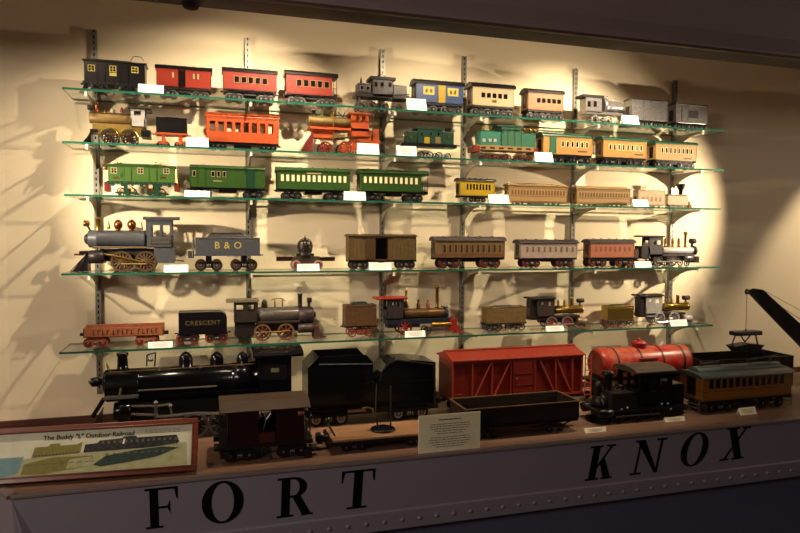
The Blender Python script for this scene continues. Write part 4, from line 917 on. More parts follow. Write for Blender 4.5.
# ------------------------------------------------------------------ caption cards on the shelves
def caption(label, row, x0, x1, yt, yb, yf=-.222, m=CARD):
    zs = SZ[row] if row < 5 else DZ; xm = (x0+x1)/2
    a = ony(x0, yb, yf).x; b = ony(x1, yb, yf).x; h = ony(xm, yt, yf).z-zs
    h = max(h, .018); w = b-a; d = h*.32
    mb = MB(); mb.add([(-w/2, -.001, 0), (w/2, -.001, 0), (w/2, d, h), (-w/2, d, h), (-w/2, 0, 0), (w/2, 0, 0), (w/2, d+.001, h), (-w/2, d+.001, h)], [(0,1,2,3),(7,6,5,4),(0,4,5,1),(3,2,6,7),(0,3,7,4),(1,5,6,2)])
    mb.add([(-w/2, d, h), (w/2, d, h), (w/2, 2*d, 0), (-w/2, 2*d, 0), (-w/2, d-.001, h-.002), (w/2, d-.001, h-.002), (w/2, 2*d-.001, 0), (-w/2, 2*d-.001, 0)], [(0,1,2,3),(7,6,5,4),(0,4,5,1),(3,2,6,7),(0,3,7,4),(1,5,6,2)])
    o = mb.build('caption_card', m, None, ((a+b)/2, yf, zs)); tag(o, label, 'caption card', 'white caption cards')
    pr_ = MB(); rnd = random.Random(int(x0)); sl = d/h
    for i in range(4):
        zz = h*(.80-.18*i); cur = -w*(.36-.03*i); end = w*(.36-.03*i)
        while cur < end:
            l = w*rnd.uniform(.04, .11); l = min(l, end-cur)
            y = zz*sl-.0018; pr_.box(cur, cur+l, y, y+.0006, zz-h*.022, zz+h*.022); cur += l+w*.02
    pr_.build('print', INK, o)
    return o
caption('white caption card between the black locomotive and the red baggage car, top shelf', 0, 138, 163.5, 84, 93)
caption('white caption card below the grey steeple cab locomotive, top shelf', 0, 407.5, 427, 98, 106)
caption('white caption card between the silver locomotive and the silver baggage cars, top shelf', 0, 623.5, 639.5, 115, 123)
caption('white caption card in front of the large orange passenger car, second shelf', 1, 186, 208.5, 137, 145.5)
caption('white caption card behind the orange red locomotive, second shelf', 1, 358, 379.5, 143, 151)
caption('white caption card before the small dark green locomotive, second shelf', 1, 397, 417, 145.5, 153)
caption('white caption card between the teal locomotive and the orange coaches, second shelf', 1, 536, 553.5, 152, 160)
caption('white caption card between the green coach and the green baggage car, third shelf', 2, 184.5, 210, 190.5, 200)
caption('white caption card between the two green coaches, third shelf', 2, 344.5, 366, 191.5, 199.5)
caption('white caption card right of the small yellow coach, third shelf', 2, 489.5, 509.5, 194.5, 202)
caption('white caption card before the funnel chimney locomotive, third shelf', 2, 633.5, 649, 199.5, 207)
caption('white caption card behind the blue grey locomotive, fourth shelf', 3, 164, 188, 265, 273.5)
caption('white caption card in front of the small engine facing the viewer, fourth shelf', 3, 297.5, 319.5, 264, 272)
caption('white caption card in front of the brown box car, fourth shelf', 3, 369.5, 391.5, 263, 271)
caption('white caption card left of the locomotive with the white boiler, fourth shelf', 3, 635.5, 651.5, 261.5, 269.5)
caption('white caption card between the orange gondola and the black tender, lowest shelf', 4, 148, 172.5, 342, 350.5)
caption('white caption card below the red roofed locomotive, lowest shelf', 4, 405.5, 425.5, 331, 339)
caption('white caption card in front of the locomotive with red wheels, lowest shelf', 4, 546.5, 564, 326, 335)
caption('white caption card in front of the bright silver locomotive, lowest shelf', 4, 671, 687.5, 320, 328)

# ------------------------------------------------------------------ DECK, back row
G6 = 'large model trains at the back of the platform'
YB = -.27
k = K('steam_locomotive', 'very large glossy black model steam locomotive at the back left of the platform', 'model locomotive', 5, 104, 292, 390, YB, .17, G6)
CHR = mat('#c8c4bc', .25, .8, .15)
k.cylx('boiler', 106, 258, 381.5, 15.5, GLOSSB, [(0, .80), (.003, .95), (.01, 1), (.205, 1), (.206, 1.012), (.214, 1.012), (.215, 1), (.81, 1), (.812, 1.012), (.82, 1.012), (.822, 1.04), (1, 1.06)], n=36)
k.cylx('smokebox_door', 101.5, 107, 382, 11.5, GLOSSB, [(0, .35), (.3, .7), (.7, .95), (1, 1)], n=28); k.cylx('headlight', 91.5, 102, 382, 4.4, BLACK, [(0, .9), (.1, 1), (.6, 1), (1, .5)])
k.cylx('headlight_lens', 88.5, 92, 381.6, 3.4, CHR, [(0, .3), (.5, .8), (1, 1)])
k.vert('chimney', 123, 352.5, 370, 5.0, GLOSSB, [(0, 1.3), (.12, 1.0), (.8, .9), (.84, 1.1), (1, 1.05)], n=20)
k.vert('bell', 151, 354, 361, 2.6, CHR, [(0, 1), (.3, .85), (.7, .5), (1, .15)]); k.bar('bell_yoke', [(147, 366, 0), (147.5, 355, 0), (156, 352.5, 0), (155, 366, 0)], .8, IRON)
for nm, px, r in (('sand_dome', 186, 6.8), ('steam_dome', 217, 6.8), ('dome', 242.5, 6.0)):
    k.vert(nm, px, 351.5, 369, r, GLOSSB, [(0, 1.25), (.15, 1.0), (.55, .98), (.75, .85), (.9, .55), (1, .15)], n=20)
k.bar('handrail', [(108, 370, -k.hw*.65), (107, 363, -k.hw*.3), (111, 372, -k.hw*.78), (160, 369.5, -k.hw*.8), (200, 367, -k.hw*.8), (254, 363.5, -k.hw*.8)], .55, BRASS)
for px, py in ((160, 369.5), (201, 367), (242, 364)): k.bar('handrail_post', [(px, py-2, -k.hw*.76), (px, py+1.5, -k.hw*.84)], .9, CHR)
k.bar('running_board_line', [(138, 390.5, -k.hw), (217, 386, -k.hw)], .9, CHR)  # thin bright bar for the white line along the running board
MB().box(k.X(103, -k.hw), k.X(138, -k.hw), -k.hw, k.hw, k.Z(120, 399.2), k.Z(120, 397)).build('pilot_deck', mat('#a8a49c', .35, .6), k.o)
k.bar('deck_brace', [(119, 397, -k.hw*.9), (121, 388, -k.hw*.8)], 1.1, CHR)
k.box('running_board', 138, 258, 393, 395.5, GLOSSB); k.box('frame', 118, 292, 398, 416, BLK2, hw=k.hw*.4)
k.cab(258, 291.5, 352, 402, GLOSSB, GLOSSB, [(265, 273, 366, 376), (276, 284, 366, 376)], over=(5, 12), arch=5, rt=2)
k.box('cab_sill', 256, 293, 401, 403, mat('#a8a49c', .35, .6), hw=k.hw*1.02)
k.box('name_plate', 263.5, 287, 365, 380, BLACK, y=(-k.hw-.0015, -k.hw-.0002)); k.box('number_plate', 271, 279, 368, 372, mat('#8a8468', .5), y=(-k.hw-.0028, -k.hw-.0014))
for sgn in (-1, 1):
    k.cylx('cylinder', 114, 131, 411, 8.6, GLOSSB, [(0, .9), (.06, 1), (.94, 1), (1, .9)], y=sgn*k.hw*.72)
k.bar('valve_rod', [(131, 406, -k.hw), (157, 406, -k.hw), (170, 404, -k.hw)], 1.2, CHR); k.bar('piston_rod', [(131, 414, -k.hw), (158, 415, -k.hw)], 1.3, CHR)
k.bar('crosshead', [(155.5, 402, -k.hw), (155.5, 418, -k.hw)], 1.9, CHR); k.bar('valve_link', [(170, 405, -k.hw), (171.5, 416, -k.hw)], 1.2, CHR)
k.vert('crosshead_knob', 155.5, 400.5, 404.5, 2.2, CHR, [(0, .5), (.3, 1), (.7, 1), (1, .4)], y=-k.hw*1.02); k.vert('crosshead_knob', 170, 403.5, 407.5, 2.2, CHR, [(0, .5), (.3, 1), (.7, 1), (1, .4)], y=-k.hw*1.02)
k.bar('main_rod', [(157, 417, -k.hw*1.04), (195, 413, -k.hw*1.06), (222, 413.5, -k.hw*1.06)], 1.4, CHR); k.bar('side_rod', [(194, 414.5, -k.hw*1.08), (274, 411, -k.hw*1.08)], 1.1, CHR)
k.wheels('driving_wheel', [(194.5, 12.5), (221.5, 12.5), (248.5, 12.5), (275.5, 12.5)], mat('#8c8c90', .35, .6), BLACK, 14, g=k.hw*.86, t=.012)
k.wheels('wheel', [(114, 6.5), (150, 7.5)], IRON, BLACK, 8, g=k.hw*.6)
k.pilot(84, 100, 413, BLK2); k.bar('pilot_stay', [(104, 398.5, -k.hw*.55), (92, 417, -k.hw*.55)], 2.2, GLOSSB); k.bar('pilot_stay', [(104, 398.5, k.hw*.55), (92, 417, k.hw*.55)], 2.2, GLOSSB)

k = K('tender', 'very large glossy black model tender behind the big black locomotive', 'model tender', 5, 308, 436, 390, YB, .17, G6)
X = k.X; hw = k.hw; Z = lambda y_: k.Z(372, y_)
MB().box(X(308), X(436), -hw, hw, Z(408), Z(383)).build('tank', GLOSSB, k.o, None, .003)
mb = MB(); t = .004
pr = [(X(308), Z(383.5)), (X(373), Z(383.5)), (X(373), Z(362)), (X(366), Z(354.5)), (X(319), Z(354.5)), (X(308), Z(365))]
mb.prism('y', pr, -hw, -hw+t); mb.prism('y', pr, hw-t, hw)
mb.box(X(308), X(308)+t, -hw, hw, Z(383.5), Z(366)); mb.box(X(371), X(371)+t, -hw, hw, Z(383.5), Z(364))
mb.add([(X(308), -hw, Z(365)), (X(319), -hw, Z(354.5)), (X(319), hw, Z(354.5)), (X(308), hw, Z(365)), (X(310), -hw, Z(366)), (X(321), -hw, Z(356)), (X(321), hw, Z(356)), (X(310), hw, Z(366))], [(0,1,2,3),(4,7,6,5),(0,4,5,1),(2,6,7,3),(1,5,6,2),(0,3,7,4)])
mb.build('coal_bunker', GLOSSB, k.o, None, .001)
pr = [(X(376), Z(383.5)), (X(436), Z(383.5)), (X(436), Z(366)), (X(430), Z(365)), (X(412), Z(362.5)), (X(398), Z(362.5)), (X(388), Z(366)), (X(381), Z(373)), (X(377), Z(380))]
MB().prism('y', pr, -hw*.96, hw*.96).build('water_deck', GLOSSB, k.o, None, .003)
k.bar('handrail', [(380, 381, -hw), (382, 371, -hw), (388, 364, -hw), (397, 360, -hw), (434, 364.5, -hw)], .8, BLACK); k.bar('edge_rail', [(319, 364.5, -hw-.002), (372, 364, -hw-.002)], .6, mat('#8c8c90', .35, .6))
k.vert('hatch', 394, 355.5, 363, 2.2, BLACK, [(0, 1.5), (.5, 1.3), (.6, .6), (1, .3)]); k.bar('ladder', [(434, 366, -hw-.002), (434.5, 406, -hw-.002)], .8, BLACK)
k.box('frame', 306, 438, 408, 413, BLK2, hw=hw*.7)
sw = mat('#2a2628', .35, .3, .2)
for f in (.16, .80): truck(k, X(308)+f*(X(436)-X(308)), 7.2*k.s, 24*k.s, BLK2, sw, CHR, 0, Z(409))
k.box('step', 348, 366, 409, 412, BRNL, hw=hw*.98)

k = K('box_car', 'large red model box car with diagonal bracing and end ladder on the platform', 'model box car', 5, 453, 584, 380, YB, .19, G6)
X = k.X; hw = k.hw; Z0, Z1 = k.Z(520, 398), k.Z(520, 358.5); X0, X1 = X(453.5), X(583)
body = MB().box(X0, X1, -hw+.006, hw-.006, Z0, Z1).build('body', REDD, k.o, None, .001)
mb = MB(); mb.box(X0, X1, -hw, -hw+.006, Z1-.012, Z1); mb.box(X0, X1, -hw, -hw+.006, Z0, Z0+.010)
ribs = [453.5, 473, 492.5, 511.5, 535.5, 556, 572.5, 582]
for px in ribs: mb.box(X(px)-.003, X(px)+.003, -hw-.001, -hw+.006, Z0, Z1)
def dia(pa, pb): mb.bar((X(pa), -hw+.001, Z0+.014), (X(pb), -hw+.001, Z1-.014), .0034, 6)
dia(475, 491); dia(494, 510); dia(555, 540); dia(571, 557)
mb.build('side_bracing', mat('#b83e28', .42, 0, .2), k.o)
mb = MB(); mb.box(X(513), X(534.5), -hw-.004, -hw+.004, Z0+.008, Z1-.010)
for z_ in (.33, .62): mb.box(X(513), X(534.5), -hw-.006, -hw-.003, Z0+(Z1-Z0)*z_-.002, Z0+(Z1-Z0)*z_+.002)
mb.box(X(513), X(514.3), -hw-.006, -hw-.003, Z0+.008, Z1-.010); mb.box(X(533.3), X(534.5), -hw-.006, -hw-.003, Z0+.008, Z1-.010)
d_ = mb.build('sliding_door', REDD, k.o); MB().lathe('y', (X(516), -hw-.006, Z0+(Z1-Z0)*.5), [(-.004, .003), (0, .006)], 10).build('door_handle', RED, d_)
MB().prism('x', [(hw+.008, Z1), (-hw-.008, Z1), (-hw-.008, Z1+.005), (-.01, Z1+.030), (.01, Z1+.030), (hw+.008, Z1+.005)], X0-.008, X1+.008).build('roof', mat('#b83e28', .45, 0, .3), k.o, None, .001)
MB().box(X0-.008, X1+.008, -.014, .014, Z1+.0305, Z1+.034).build('roof_walk', mat('#b83c28', .5, 0, .3), k.o)
def ladder(k, xa, xb, z0, z1, y, n, m, name='ladder', thick=.0018):
    mb = MB(); mb.bar((xa, y, z0), (xa, y, z1), thick, 6); mb.bar((xb, y, z0), (xb, y, z1), thick, 6)
    for i in range(n): z = z0+(z1-z0)*(i+.5)/n; mb.bar((xa, y, z), (xb, y, z), thick*.8, 5)
    return mb.build(name, m, k.o)
ladder(k, X(584.5), X(590.5), Z0-.02, Z1, -hw-.004, 7, mat('#e0563a', .42, 0, .2), thick=.0028)
mb = MB(); mb.bar((X(455), -hw-.004, Z0+.02), (X(462), -hw-.004, Z0+.02), .0015); mb.bar((X(455), -hw-.004, Z0+.035), (X(462), -hw-.004, Z0+.035), .0015); mb.build('grab_iron', mat('#b83e28', .42, 0, .2), k.o)
k.box('underframe', 455, 586, 398, 401, BLK2, hw=hw*.9)
for f in (.14, .86): truck(k, X0+f*(X1-X0), .020, .075, BLK2, IRON, BLACK, 0, Z0-.004)
mb = MB(); mb.box(X0-.03, X0, -.008, .008, Z0-.014, Z0-.002); mb.box(X0-.045, X0-.028, -.012, .012, Z0-.018, Z0+.004); mb.build('coupler', IRON, k.o)

k = K('tank_car', 'large bright red worn model tank car with black bands on the platform', 'model tank car', 5, 597, 684, 362, YB, .14, G6)
k.cylx('tank', 595, 683.5, 361.5, 15.2, REDT, [(0, .86), (.015, .96), (.04, 1), (.96, 1), (.985, .96), (1, .86)], n=36)
for px in (610, 633, 654, 674.5): 
    MB().ring('x', (k.X(px, 0), 0, k.Z(639, 361.5, 0)), 15.2*k.s*1.018, 15.2*k.s*.99, .009, 36).build('tank_band', mat('#2a1a14', .5, .2), k.o)
k.vert('dome', 638.5, 340.5, 352, 6.8, mat('#c8302a', .4, 0, .2), [(0, 1.1), (.1, 1), (.7, 1), (.72, 1.08), (.85, 1.08), (1, .6)], n=24); k.vert('dome_valve', 638.5, 338, 341, 1.5, mat('#c8302a', .4, 0, .2), [(0, 1), (1, .6)])
ladder(k, k.X(646), k.X(651), k.Z(648, 384), k.Z(648, 358), -k.hw-.004, 5, mat('#7a1c1a', .45)); 
mb = MB(); mb.box(k.X(639), k.X(656), -k.hw-.012, -k.hw+.015, k.Z(648, 360), k.Z(648, 358)); 
for px in (640, 647.5, 655): mb.bar((k.X(px), -k.hw-.010, k.Z(648, 360)), (k.X(px), -k.hw-.010, k.Z(648, 374)), .0018, 5)
mb.build('side_platform', mat('#7a1c1a', .45), k.o)
zf = k.Z(640, 378); MB().box(k.X(594), k.X(692), -k.hw*.7, k.hw*.7, zf-.012, zf).build('underframe', BLK2, k.o)
mb = MB()
for px in (604, 626, 660, 682): mb.box(k.X(px)-.008, k.X(px)+.008, -k.hw*.6, k.hw*.6, zf-.001, zf+.018)
mb.build('tank_saddle', BLK2, k.o)
for f in (.14, .86): truck(k, k.X(594)+f*(k.X(692)-k.X(594)), .020, .07, BLK2, IRON, BLACK, 0, zf-.010)

k = K('gondola_car', 'large black open model gondola car at the right end of the platform', 'model gondola car', 5, 704, 792, 375, YB, .19, G6)
X = k.X; hw = k.hw; X0, X1 = X(704), X(792); Z1 = k.Z(750, 358); Z0 = k.Z(750, 388); mb = MB(); t = .004
mb.box(X0, X1, -hw, hw, Z0, Z0+.006); mb.box(X0, X1, -hw, -hw+t, Z0, Z1); mb.box(X0, X1, hw-t, hw, Z0, Z1); mb.box(X0, X0+t, -hw, hw, Z0, Z1); mb.box(X1-t, X1, -hw, hw, Z0, Z1)
for i in range(9):
    x = X0+(X1-X0)*i/8; mb.box(x-.003, x+.003, -hw-.004, -hw, Z0, Z1-.004)
mb.box(X0-.004, X1+.004, -hw-.005, -hw+t, Z1-.005, Z1); mb.box(X0-.004, X1+.004, hw-t, hw+.005, Z1-.005, Z1)
mb.build('body', BLACK, k.o); 
for f in (.16, .84): truck(k, X0+f*(X1-X0), .020, .07, BLK2, IRON, BLACK, 0, Z0-.001)
k = K('crane', 'black model crane whose boom reaches in from the right with a hanging clamshell bucket', 'model crane', 5, 802, 860, 370, YB, .17, G6)
X = k.X; hw = k.hw
k.box('cab', 832, 884, 340, 373, BLACK, bevel=.003); k.box('cab_roof', 830, 887, 336, 340, BLACK, hw=hw+.006, bevel=.002); k.box('carriage', 828, 888, 376, 383, BLK2, hw=hw*.9)
k.vert('turntable', 857, 370, 377, 15, BLK2); k.box('side_plate', 826, 829, 350, 382, BLACK, hw=hw*.8)
for f in (.2, .8): truck(k, X(830)+f*(X(884)-X(830)), .018, .06, BLK2, IRON, BLACK, 0, k.Z(831, 380))
mb = MB()
P = lambda px, py, y: Vector((k.X(px, y), y, k.Z(px, py, y)))
tip0, tip1 = (745.5, 290.5), (750, 289); lo0, lo1 = (812, 366), (816, 344)
mid0, mid1 = (771, 319), (778, 305)
for y in (-.035, .035):
    ys = [y*.35, y, y]
    top = [P(750, 289, y*.35), P(760, 290.5, y*.6), P(800, 326, y), P(846, 369, y)]; bot = [P(745.5, 292, y*.35), P(757, 304, y*.6), P(800, 347, y), P(832, 379, y)]
    mb.path(top, .0042, 6); mb.path(bot, .0042, 6)
    n = 11
    def ev(L, u):
        s_ = u*3; i = min(int(s_), 2); return L[i].lerp(L[i+1], s_-i)
    for i in range(n):
        mb.bar(ev(top, i/n), ev(bot, (i+1)/n), .0026, 5); mb.bar(ev(bot, i/n), ev(top, (i+1)/n), .0026, 5)
    vs = []
    for i in range(n+1): vs += [ev(top, i/n), ev(bot, i/n)]
    pl = [v.copy() for v in vs]; off = Vector((0, .0015, 0))
    m0 = len(vs); mb.add(vs+[v+off for v in pl], [(2*i, 2*i+1, 2*i+3, 2*i+2) for i in range(n)]+[(m0+2*i, m0+2*i+2, m0+2*i+3, m0+2*i+1) for i in range(n)])
mb.bar(P(760, 290.5, -.02), P(760, 290.5, .02), .004); mb.bar(P(800, 326, -.035), P(800, 326, .035), .004)
mb.build('boom', BLACK, k.o)
MB().lathe('y', (k.X(746.5, 0), -.013, k.Z(746.5, 292, 0)), [(0, .016), (.006, .012), (.02, .012), (.026, .016)], 16).build('pulley', BLACK, k.o)
k.bar('boom_cable', [(751, 289, 0), (850, 352, 0)], .25, mat('#5a4632', .6)); k.bar('boom_cable', [(760, 290, .01), (850, 338, .01)], .2, mat('#5a4632', .6))
k.bar('hoist_cable', [(744.5, 294, 0), (744.5, 329, 0)], .25, mat('#5a4632', .6))
mb = MB()
for y in (-.022, .022):
    mb.path([P(732, 333, y), P(757, 333.5, y)], .006); mb.path([P(735, 333, y), P(731, 345, y), P(737, 349, y)], .0036); mb.path([P(754, 333, y), P(757, 345, y), P(751, 349, y)], .004)
    mb.path([P(738, 333, y), P(744, 342, y), P(751, 333, y)], .0034)
mb.box(k.X(732, 0), k.X(757, 0), -.026, .026, k.Z(744, 335, 0), k.Z(744, 331, 0)); mb.bar(P(744.5, 329, 0), P(744.5, 332, 0), .004)
mb.prism('y', [(k.X(729.5, 0), k.Z(744, 345, 0)), (k.X(744, 0), k.Z(744, 343, 0)), (k.X(744.5, 0), k.Z(744, 351.5, 0)), (k.X(735, 0), k.Z(744, 351, 0))], -.032, .032)
mb.prism('y', [(k.X(745, 0), k.Z(744, 343, 0)), (k.X(759, 0), k.Z(744, 345, 0)), (k.X(753, 0), k.Z(744, 351, 0)), (k.X(745, 0), k.Z(744, 351.5, 0))], -.032, .032)
mb.build('clamshell_bucket', BLACK, k.o)

# ------------------------------------------------------------------ DECK, front row
G7 = 'model trains along the front of the platform'
k = K('caboose', 'very dark maroon model caboose with overhanging brown roof, right of the framed picture', 'model caboose', 5, 228, 305, 430, -.595, .18, G7)
X = k.X; hw = k.hw; Z0, Z1 = k.Z(266, 444), k.Z(266, 410); mb = MB(); t = .004
for y0, y1 in ((-hw, -hw+t), (hw-t, hw)):
    mb.box(X(228), X(259), y0, y1, Z0, Z1); mb.box(X(276), X(304), y0, y1, Z0, Z1); mb.box(X(259), X(276), y0, y1, Z0, Z0+(Z1-Z0)*.32)
mb.box(X(228), X(228)+t, -hw, hw, Z0, Z1); mb.box(X(304)-t, X(304), -hw, hw, Z0, Z1); mb.box(X(228), X(304), -hw, hw, Z0, Z0+t)
mb.build('body', MAROON, k.o, None, .001)
k.box('door_panel', 260, 275, 432, 442, mat('#6a2c24', .5), y=(-hw-.003, -hw+.001))
MB().prism('x', [(hw+.012, Z1), (-hw-.012, Z1), (-hw-.012, Z1+.004), (-hw*.55, Z1+.026), (hw*.55, Z1+.026), (hw+.012, Z1+.004)], X(219.5), X(310.5)).build('roof', DKTAN, k.o, None, .002)
for px in (220, 226, 306, 310): k.bar('roof_post', [(px, 410, -hw*.95), (px, 446, -hw*.95)], .6, IRON)
k.box('underframe', 219, 313, 443, 447, BLK2, bevel=.001); 
for px in (217, 313): k.cylx('buffer', px-3.5, px+3.5, 447.5, 3.6, IRON, y=-hw*.6); k.cylx('buffer', px-3.5, px+3.5, 447.5, 3.6, IRON, y=hw*.6)
k.cylx('brake_wheel', 298, 304, 413.5, 2.6, mat('#8a4a30', .4), y=-hw-.006)
for f in (.2, .8): truck(k, X(222)+f*(X(310)-X(222)), 6.6*k.s, 17*k.s, BLK2, IRON, BLACK, 0, Z0-.006)
k.box('step', 220, 230, 452, 459, BLK2, y=(-hw, -hw+.03)); k.box('step', 304, 312, 450, 458, BLK2, y=(-hw, -hw+.03)); ladder(k, X(262), X(271), k.Z(266, 459), Z0, -hw-.001, 3, IRON)
for px, py, w in ((242, 416, 3), (262, 418, 2.5)): k.cylx('lamp', px-w, px+w, py, 1.4, SILV, y=-hw*.6)
k.bar('control_lever', [(263, 431, -hw*.8), (266, 420, -hw*.8), (271, 413, -hw*.8)], .5, SILV)

k = K('flat_car', 'low dark model flat car with light brown deck between the caboose and the text card', 'model flat car', 5, 333, 440, 440, -.60, .16, G7)
X = k.X; hw = k.hw; Z1 = k.Z(385, 436.5)
MB().box(X(333), X(440), -hw, hw, Z1-.006, Z1).build('deck_board', wood_mat('flat_car_plank', '#8a6244', '#a47a56', .5, 3, 40), k.o)
MB().box(X(331), X(442), -hw-.003, hw+.003, Z1-.020, Z1-.006).build('frame', BLK2, k.o, None, .001)
mb = MB(); mb.box(X(320), X(333), -.012, .012, Z1-.022, Z1-.004); mb.box(X(320), X(325), -.022, .022, Z1-.026, Z1+.004); mb.build('coupler', BLK2, k.o)
k.bar('end_lever', [(335, 436, -hw*.9), (328, 424, -hw*.5), (330, 420, hw*.5)], 1.0, BLK2)
for f in (.2, .8): truck(k, X(333)+f*(X(440)-X(333)), .018, .06, BLK2, IRON, BLACK, 0, Z1-.018)
kk = k
t_ = empty('track_jack', (k.ox+X(385, -.03), -.60, DZ+Z1+.001)); tag(t_, 'small black jack with two upright rods standing on the brown flat car deck', 'track jack')
mb = MB(); mb.lathe('z', (0, 0, 0), [(0, .048), (.006, .046), (.010, .036)], 20); mb.build('base', BLACK, t_)
zt = ony(396, 381, -.60).z-DZ-Z1; xr = .030
MB().bar((xr, 0, .008), (xr, 0, zt*.9), .0032, 8).build('rod', IRON, t_); MB().bar((-.018, 0, .008), (-.030, 0, .05), .0032, 8).build('rod', IRON, t_)
MB().path([(-.030, 0, .05), (-.042, 0, .082), (-.060, 0, .090), (-.080, .0, .088)], .0032, 8).build('lever', mat('#a08048', .4, .5), t_)
MB().path([(-.030, 0, .05), (-.026, 0, zt*.95)], .0022, 6).build('rod', mat('#5c4838', .5), t_)

# text card leaning at the front edge
a = ony(418.5, 455, -.757); b = ony(480, 450, -.757); zt = ony(449, 414, -.757).z
w = b.x-a.x; h = zt-DZ
card = empty('text_card', ((a.x+b.x)/2, -.757, DZ+.0005)); tag(card, 'grey beige printed text card standing at the front edge of the platform', 'text card')
MB().box(-w/2, w/2, 0, .003, 0, h).build('card', PLAC, card)
MB().box(-w/2-.001, w/2+.001, -.0015, 0, 0, h+.0015).build('clear_sleeve', glass_mat('clear_sleeve', (.98, .98, .97), 1.4, .05), card)
mb = MB(); mb.box(-.03, .03, .003, .05, 0, .002); mb.box(-.03, .03, .003, .005, 0, h*.5); mb.build('easel', PLAC, card)
mb = MB(); rnd = random.Random(5)
def line(z, w0, th, bold=False):
    cur = -w0/2
    while cur < w0/2:
        l = min(rnd.uniform(.006, .02), w0/2-cur); mb.box(cur, cur+l, -.0019, -.0014, z-th, z+th); cur += l+.0028
line(h*.865, w*.36, .0016)
for i, ww in enumerate((.64, .66, .60, .52, .42)): line(h*(.75-.062*i), w*ww, .0009)
for i, ww in enumerate((.62, .68, .66, .56, .44)): line(h*(.40-.062*i), w*ww, .0009)
mb.build('print', INKD, card)

k = K('gondola_car', 'dark brown low sided open model gondola car right of the text card', 'model gondola car', 5, 462, 578, 420, -.59, .17, G7)
X = k.X; hw = k.hw; Z0, Z1 = k.Z(525, 423.5), k.Z(525, 405.5); X0, X1 = X(466), X(579); mb = MB(); t = .004; db = mat('#3a2a26', .45, 0, .3)
mb.box(X0, X1, -hw, hw, Z0, Z0+.006); mb.box(X0, X1, -hw, -hw+t, Z0, Z1); mb.box(X0, X1, hw-t, hw, Z0, Z1); mb.box(X0, X0+t, -hw, hw, Z0, Z1); mb.box(X1-t, X1, -hw, hw, Z0, Z1)
mb.build('body', db, k.o, None, .001)
mb = MB(); 
for y in (-hw, hw): mb.box(X0-.003, X1+.003, y-.004, y+.004, Z1-.001, Z1+.003)
for x in (X0, X1): mb.box(x-.003, x+.003, -hw, hw, Z1-.001, Z1+.003)
mb.build('top_rim', mat('#8a6a4c', .45, 0, .2), k.o)
mb = MB(); mb.box(X0-.005, X1+.005, -hw*.8, hw*.8, Z0-.012, Z0)
mb.bar((X1-.03, -hw*.8, Z0-.01), (X1-.09, -hw*.8, Z0-.035), .003); mb.bar((X0+.03, -hw*.8, Z0-.01), (X0+.09, -hw*.8, Z0-.035), .003); mb.bar((X0+.09, -hw*.8, Z0-.035), (X1-.09, -hw*.8, Z0-.035), .003)
mb.build('underframe', BLK2, k.o)
for f in (.2, .8): truck(k, X0+f*(X1-X0), .017, .055, BLK2, IRON, BLACK, 0, Z0-.01)
for xx, d in ((X0, -1), (X1, 1)): MB().box(min(xx, xx+d*.035), max(xx, xx+d*.035), -.010, .010, Z0-.010, Z0+.004).build('coupler', BLK2, k.o)

k = K('steam_locomotive', 'small black model tank locomotive with brown cab roof in front of the red tank car', 'model locomotive', 5, 600, 684, 400, -.555, .15, G7)
k.cylx('boiler', 597, 641, 402, 10.5, BLACK, [(0, .75), (.02, .95), (.06, 1), (1, 1)], n=28); k.cylx('smokebox_door', 593.5, 597.5, 402, 7.5, mat('#2c2826', .4, .2), [(0, .5), (.5, .9), (1, 1)])
k.vert('chimney', 607, 371, 393, 4.2, BLACK, [(0, 1.3), (.12, .95), (.78, 1.0), (.82, 1.35), (1, 1.3)]); k.vert('headlight', 598, 381, 393, 3.6, BLK2, [(0, .6), (.3, .7), (.35, 1), (.8, 1), (1, .5)])
k.vert('dome', 620, 384, 394, 4.2, BLACK, [(0, 1.3), (.2, 1), (.6, 1), (.9, .5), (1, .2)]); k.vert('bell', 613, 381, 392, 1.2, SILV, [(0, 1), (.6, .7), (1, .2)])
k.cab(639, 672, 369, 404, BLACK, DKTAN, [(644, 648.5, 379, 390), (652, 656, 379, 390), (660, 667, 380.5, 391)], over=(5, 3), arch=4, rt=1.5)
k.box('side_tank', 612, 641, 393, 409, BLK2, hw=k.hw*.95, bevel=.002); k.box('bunker', 672, 684, 384, 405, BLACK, hw=k.hw*.9, bevel=.002)
k.box('lit_window_board', 659, 667.5, 381, 391, mat('#a8a498', .5), y=(.0, .004))  # pale board colour stands for the lit look of the cab window
k.box('running_board', 600, 686, 408.5, 411, BLK2); k.box('frame', 604, 684, 411, 418, BLACK, hw=k.hw*.6)
k.wheels('driving_wheel', [(618, 7.8), (638, 7.8), (658, 7.8)], IRON, BLK2, 10, g=k.hw*.82, t=.009); k.bar('side_rod', [(616, 417, -k.hw*1.0), (660, 413.5, -k.hw*1.0)], 1.0, IRON)
k.cylx('cylinder', 599, 612, 413.5, 4.4, BLACK, y=-k.hw*.8); k.cylx('cylinder', 599, 612, 413.5, 4.4, BLACK, y=k.hw*.8); k.pilot(588, 600, 415, BLACK)
for px, py in ((627.5, 408), (662, 404), (668, 403.6), (622, 409.5), (671, 409)): k.vert('bright_fitting', px, py-1, py+1, 1.2, SILV, [(0, .6), (.5, 1), (1, .6)], y=-k.hw*1.02, n=10)
k.bar('coupler', [(683, 409, 0), (687, 408.5, 0)], 1.6, IRON)

